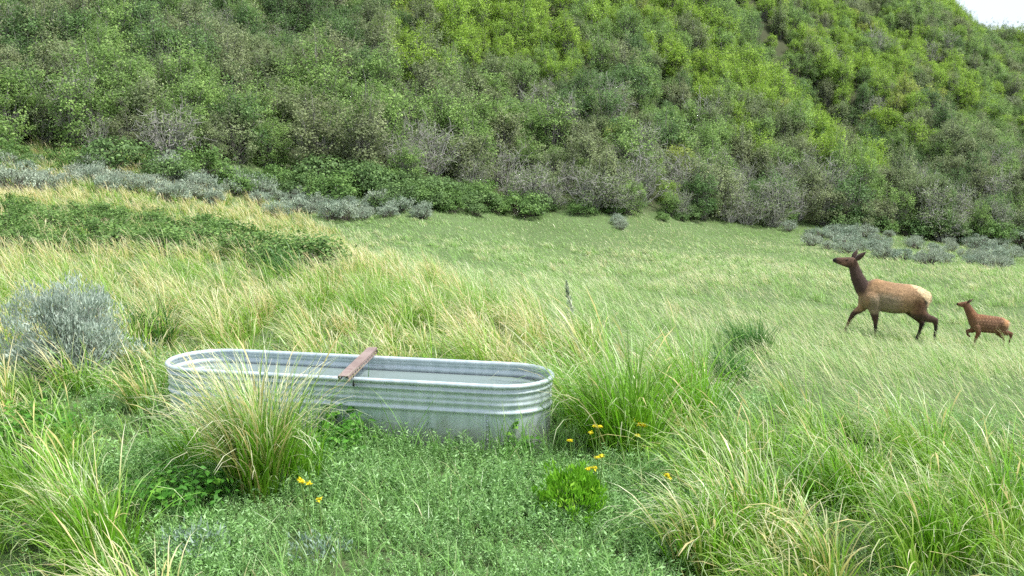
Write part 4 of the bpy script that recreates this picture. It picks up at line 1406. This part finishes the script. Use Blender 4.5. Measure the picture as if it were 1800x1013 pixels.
def hair(me, n, ln, wd, seed, mat):
    """short guard hairs lying back along the body, coloured like the coat under them"""
    r = np.random.default_rng(seed)
    nv = len(me.vertices)
    co = np.zeros(nv * 3); me.vertices.foreach_get('co', co); co = co.reshape(-1, 3)
    nr = np.zeros(nv * 3); me.vertices.foreach_get('normal', nr); nr = nr.reshape(-1, 3)
    cl = np.zeros(nv * 4); me.attributes['coat'].data.foreach_get('color', cl); cl = cl.reshape(-1, 4)
    i = r.integers(0, nv, n)
    d = np.array([0.8, 0, -0.55]) + r.normal(0, .25, (n, 3))
    d -= nr[i] * np.sum(d * nr[i], 1, keepdims=True) * 0.75
    d /= np.linalg.norm(d, axis=1, keepdims=True)
    s_ = np.cross(d, nr[i]); s_ /= np.linalg.norm(s_, axis=1, keepdims=True) + 1e-9
    L = ln * r.uniform(.6, 1.4, (n, 1))
    P = co[i] - nr[i] * 0.004
    V = np.stack([P - s_ * wd / 2, P + s_ * wd / 2, P + d * L + nr[i] * L * 0.22], 1).reshape(-1, 3)
    c3 = np.repeat(cl[i] * r.uniform(.75, 1.3, (n, 1)), 3, axis=0)
    return mesh_np('coat_hair', V, np.arange(n * 3).reshape(n, 3), {'coat': c3}, mats=[mat])

def coat_mat(name, scale):
    m, nt, out = new_mat(name)
    at = N(nt, 'ShaderNodeAttribute', attribute_name='coat')
    tc = N(nt, 'ShaderNodeTexCoord')
    mp = N(nt, 'ShaderNodeMapping')
    mp.inputs['Scale'].default_value = (0.35, 1, 1)
    nt.links.new(tc.outputs['Object'], mp.inputs['Vector'])
    n1 = N(nt, 'ShaderNodeTexNoise', Scale=scale, Detail=6.0, Roughness=0.7)
    nt.links.new(mp.outputs[0], n1.inputs['Vector'])
    n2 = N(nt, 'ShaderNodeTexNoise', Scale=6.0, Detail=3.0)
    nt.links.new(tc.outputs['Object'], n2.inputs['Vector'])
    hv = N(nt, 'ShaderNodeHueSaturation')
    nt.links.new(at.outputs['Color'], hv.inputs['Color'])
    nt.links.new(math_n(nt, 'MULTIPLY', ramp(nt, n1.outputs['Fac'], 0.3, 0.7, 0.6, 1.4), ramp(nt, n2.outputs['Fac'], 0.3, 0.7, 0.86, 1.14)), hv.inputs['Value'])
    p = N(nt, 'ShaderNodeBsdfPrincipled', Roughness=0.75)
    p.inputs['Specular IOR Level'].default_value = 0.2
    p.inputs['Sheen Weight'].default_value = 0.15
    p.inputs['Sheen Roughness'].default_value = 0.5
    nt.links.new(hv.outputs['Color'], p.inputs['Base Color'])
    bp = N(nt, 'ShaderNodeBump', Strength=0.8, Distance=0.02)
    nt.links.new(n1.outputs['Fac'], bp.inputs['Height'])
    nt.links.new(bp.outputs[0], p.inputs['Normal'])
    nt.links.new(p.outputs[0], out.inputs['Surface'])
    return m
M_COAT = coat_mat('elk_coat', 70.0)
M_COAT_C = coat_mat('calf_coat', 90.0)
_m, _nt, _o = new_mat('eye_black')
_p = N(_nt, 'ShaderNodeBsdfPrincipled', Roughness=0.12)
_p.inputs['Base Color'].default_value = (0.012, 0.009, 0.007, 1)
_nt.links.new(_p.outputs[0], _o.inputs['Surface'])
M_EYE = _m

def sstep(x, a, b):
    t = np.clip((x - a) / (b - a), 0, 1)
    return t * t * (3 - 2 * t)

def lerp(c, d, f):
    return c * (1 - f[:, None]) + np.array(d[:3])[None] * f[:, None]

def cow_colour(u, w, y, ear):
    n = noise2(u, w, 22, 21) - 0.5
    c = np.tile(np.array(rgb((146, 116, 84))[:3]), (len(u), 1))
    c = lerp(c, rgb((152, 118, 82)), sstep(-w, -420, -370))                        # warmer back
    c = lerp(c, rgb((140, 122, 98)), sstep(w + n * 30, 440, 500) * sstep(-u, -760, -640) * sstep(u, 440, 480))    # greyer side
    c = lerp(c, rgb((98, 68, 46)), sstep(u + n * 30, 770, 850) * sstep(w, 470, 540))      # thigh
    c = lerp(c, rgb((72, 52, 40)), sstep(w, 605, 640))                              # dark legs; shade under the belly painted into the coat
    neck = sstep(-(u + 0.55 * (w - 400) + n * 20), -492, -440) * sstep(-w, -520, -440)
    c = lerp(c, rgb((70, 52, 45)), neck)
    head = sstep(-w, -275, -225) * (u < 420)
    c = lerp(c, rgb((88, 64, 50)), head)
    c = lerp(c, rgb((140, 104, 84)), head * sstep(-np.hypot((u - 262), (w - 222) * 1.3), -30, -12) * 0.7)
    c = lerp(c, rgb((34, 26, 24)), sstep(-u, -216, -196) * (w < 300))             # dark nose
    # cream rump patch
    edge = np.interp(w, [380, 400, 460, 510, 560, 610], [795, 812, 852, 902, 926, 938])
    c = lerp(c, rgb((30, 22, 18)), sstep(u, edge - 26, edge - 6) * sstep(w, 480, 510) * sstep(-w, -625, -600) * (u < 1000))
    c = lerp(c, rgb((200, 176, 136)), sstep(u + n * 24, edge - 12, edge + 14) * sstep(-w, -612, -590) * (u > 780))
    c = lerp(c, rgb((120, 92, 66)), sstep(u + n * 10, 946, 956) * sstep(-u, -972, -962) * sstep(w, 478, 490) * sstep(-w, -540, -520) * 0.8)     # tail line
    c = lerp(c, rgb((150, 126, 94)), sstep(n, 0.1, 0.4) * (u > edge) * sstep(-w, -612, -590) * 0.5)
    # dark band and pale patch on the lower legs
    c = lerp(c, rgb((40, 30, 26)), sstep(w, 700, 730))
    c = lerp(c, rgb((150, 116, 78)), sstep(-u, -365, -345) * sstep(w, 690, 730) * 0.6)
    c = lerp(c, rgb((24, 20, 18)), sstep(w, 818, 830))
    c = lerp(c, rgb((70, 52, 44)), ear)
    return c

def calf_colour(u, w, y, ear):
    n = noise2(u, w, 12, 22) - 0.5
    c = np.tile(np.array(rgb((114, 82, 60))[:3]), (len(u), 1))
    c = lerp(c, rgb((124, 84, 56)), sstep(-w, -720, -680))
    c = lerp(c, rgb((110, 70, 46)), sstep(w, 770, 820))
    c = lerp(c, rgb((176, 130, 88)), sstep(u + n * 16, 1530, 1575) * sstep(-w, -780, -730))
    c = lerp(c, rgb((226, 204, 170)), sstep(u, 1588, 1600) * sstep(-w, -790, -765) * sstep(w, 720, 735))
    # pale spots in rows along back and side
    rows = ((w - 668 - 0.05 * (u - 1350)) / 26)
    cell = (u + 9 * (np.floor(rows) % 2)) / 24
    d = np.hypot((cell - np.floor(cell) - .5) * 24, (rows - np.floor(rows) - .5) * 26) + n * 6
    c = lerp(c, rgb((172, 136, 104)), sstep(-d, -6.5, -1) * (u > 1325) * (u < 1560) * (w < 800) * 0.8)
    c = lerp(c, rgb((92, 62, 46)), sstep(-u, -1310, -1270) * 0.5)
    c = lerp(c, rgb((30, 24, 22)), sstep(-u, -1196, -1188))
    c = lerp(c, rgb((84, 58, 40)), sstep(w, 850, 880) * 0.7)
    c = lerp(c, rgb((28, 22, 20)), sstep(w, 938, 946))
    c = lerp(c, rgb((80, 58, 46)), ear)
    return c

SC = 1750 / 380.0
def crop_px(u, w):
    return 1420 + u / SC, 410 + w / SC

def build_elk():
    px, py = crop_px(600, 850)
    base = on_ground(px, py)
    s = (base[1] * CP - (base[2] - CAM_Z) * SP) / F / SC
    torso = [(408, 470, 520, .07), (422, 440, 560, .13), (448, 405, 588, .18), (482, 364, 598, .205), (530, 348, 606, .225), (600, 366, 620, .25), (680, 382, 632, .265),
             (760, 390, 628, .26), (820, 396, 604, .24), (880, 412, 590, .215), (930, 440, 572, .17), (958, 470, 540, .09), (966, 490, 520, .04)]
    A, B = 0.13, -0.13
    chains = [
        ([(470, 470, 78, 0), (425, 425, 64, 0), (378, 340, 53, 0), (350, 262, 42, 0), (335, 222, 40, 0)], 0.62),
        ([(325, 219, 44, 0), (300, 219, 43, 0), (252, 211, 33, 0), (212, 204, 25, 0), (194, 203, 19, 0)], 0.62),
        ([(470, 520, 62, A), (446, 590, 36, A), (372, 648, 20, A), (346, 700, 13.5, A), (326, 756, 12, A), (316, 784, 14, A)], 0.8),
        ([(490, 510, 72, B * .9), (512, 600, 40, B), (526, 688, 20, B), (529, 745, 13.5, B), (530, 815, 12.5, B), (524, 842, 15, B)], 0.8),
        ([(850, 510, 82, A * .7), (812, 590, 56, A), (880, 660, 34, A), (928, 712, 22, A), (914, 775, 14, A), (902, 815, 13, A), (892, 842, 15, A)], 0.72),
        ([(862, 515, 88, B * .7), (852, 600, 62, B), (920, 655, 36, B), (998, 676, 24, B), (1003, 735, 14.5, B), (1000, 800, 13, B), (1004, 842, 15, B)], 0.72),
        ([(948, 462, 14, 0), (964, 490, 12, 0), (966, 524, 8, 0)], 0.8),
    ]
    ears = [(345, 195, 378, 118, 40, 0.05, 0.09), (356, 198, 426, 128, 44, -0.06, -0.12)]
    me = animal('elk_body', s, torso, chains, ears, cow_colour, 0.016, 600, 850)
    me.materials.append(M_COAT)
    z = float(ground(base[0], base[1]))
    root = link('elk', None, loc=(base[0], base[1], z), rot=(0, 0, R(-3)))
    tag(root, 'brown cow elk with cream rump walking with its head raised', 'elk')
    link('body', me, root, loc=(0, 0, -0.04))
    link('coat_hair', hair(me, 9000, 0.045, 0.008, 5, M_COAT), root, loc=(0, 0, -0.04))
    for sd in (-1, 1):
        bm = bmesh.new()
        bmesh.ops.create_uvsphere(bm, u_segments=12, v_segments=8, radius=0.018)
        e = bpy.data.meshes.new('elk_eye'); bm.to_mesh(e); bm.free(); e.materials.append(M_EYE)
        link('eye', e, root, loc=((284 - 600) * s, sd * 0.069, (850 - 196) * s - 0.04))
    return base, z

def build_calf():
    px, py = crop_px(1450, 955)
    base = on_ground(px, py)
    s = (base[1] * CP - (base[2] - CAM_Z) * SP) / F / SC
    torso = [(1292, 684, 730, .04), (1308, 672, 768, .07), (1345, 661, 800, .088), (1400, 667, 813, .10), (1460, 676, 818, .105), (1520, 682, 822, .10), (1560, 690, 812, .09),
             (1590, 712, 792, .06), (1604, 735, 770, .025)]
    A, B = 0.06, -0.06
    chains = [
        ([(1340, 722, 54, 0), (1304, 662, 40, 0), (1274, 612, 32, 0), (1262, 592, 28, 0)], 0.65),
        ([(1262, 587, 27, 0), (1246, 588, 25, 0), (1218, 588, 18, 0), (1195, 583, 12, 0)], 0.66),
        ([(1345, 765, 30, A * .8), (1332, 805, 19, A), (1292, 806, 13, A), (1296, 838, 8.5, A), (1312, 850, 9, A)], 0.85),
        ([(1352, 765, 31, B * .7), (1364, 812, 19, B), (1346, 862, 12, B), (1338, 905, 8, B), (1332, 935, 8, B), (1328, 950, 9, B)], 0.85),
        ([(1555, 750, 46, B * .8), (1550, 800, 34, B), (1595, 812, 20, B), (1622, 818, 14, B), (1614, 865, 8.5, B), (1602, 930, 8, B), (1598, 950, 9, B)], 0.75),
        ([(1550, 755, 42, A * .8), (1535, 812, 30, A), (1560, 842, 17, A), (1580, 862, 12, A), (1588, 905, 8, A), (1582, 940, 8, A), (1578, 952, 9, A)], 0.75),
        ([(1596, 718, 9, 0), (1612, 735, 7, 0), (1616, 748, 5, 0)], 0.8),
    ]
    ears = [(1268, 575, 1277, 543, 16, -0.035, -0.07), (1276, 578, 1326, 546, 20, 0.035, 0.08)]
    me = animal('calf_body', s, torso, chains, ears, calf_colour, 0.0095, 1450, 955)
    me.materials.append(M_COAT_C)
    z = float(ground(base[0], base[1]))
    root = link('elk_calf', None, loc=(base[0], base[1], z + 0.02), rot=(0, 0, R(-4)))
    tag(root, 'small reddish spotted elk calf following behind the cow', 'elk calf')
    link('body', me, root)
    link('coat_hair', hair(me, 5000, 0.028, 0.006, 6, M_COAT_C), root)
    for sd in (-1, 1):
        bm = bmesh.new()
        bmesh.ops.create_uvsphere(bm, u_segments=10, v_segments=7, radius=0.011)
        e = bpy.data.meshes.new('calf_eye'); bm.to_mesh(e); bm.free(); e.materials.append(M_EYE)
        link('eye', e, root, loc=((1240 - 1450) * s, sd * 0.040, (955 - 578) * s))
    return base, z
build_elk()
build_calf()
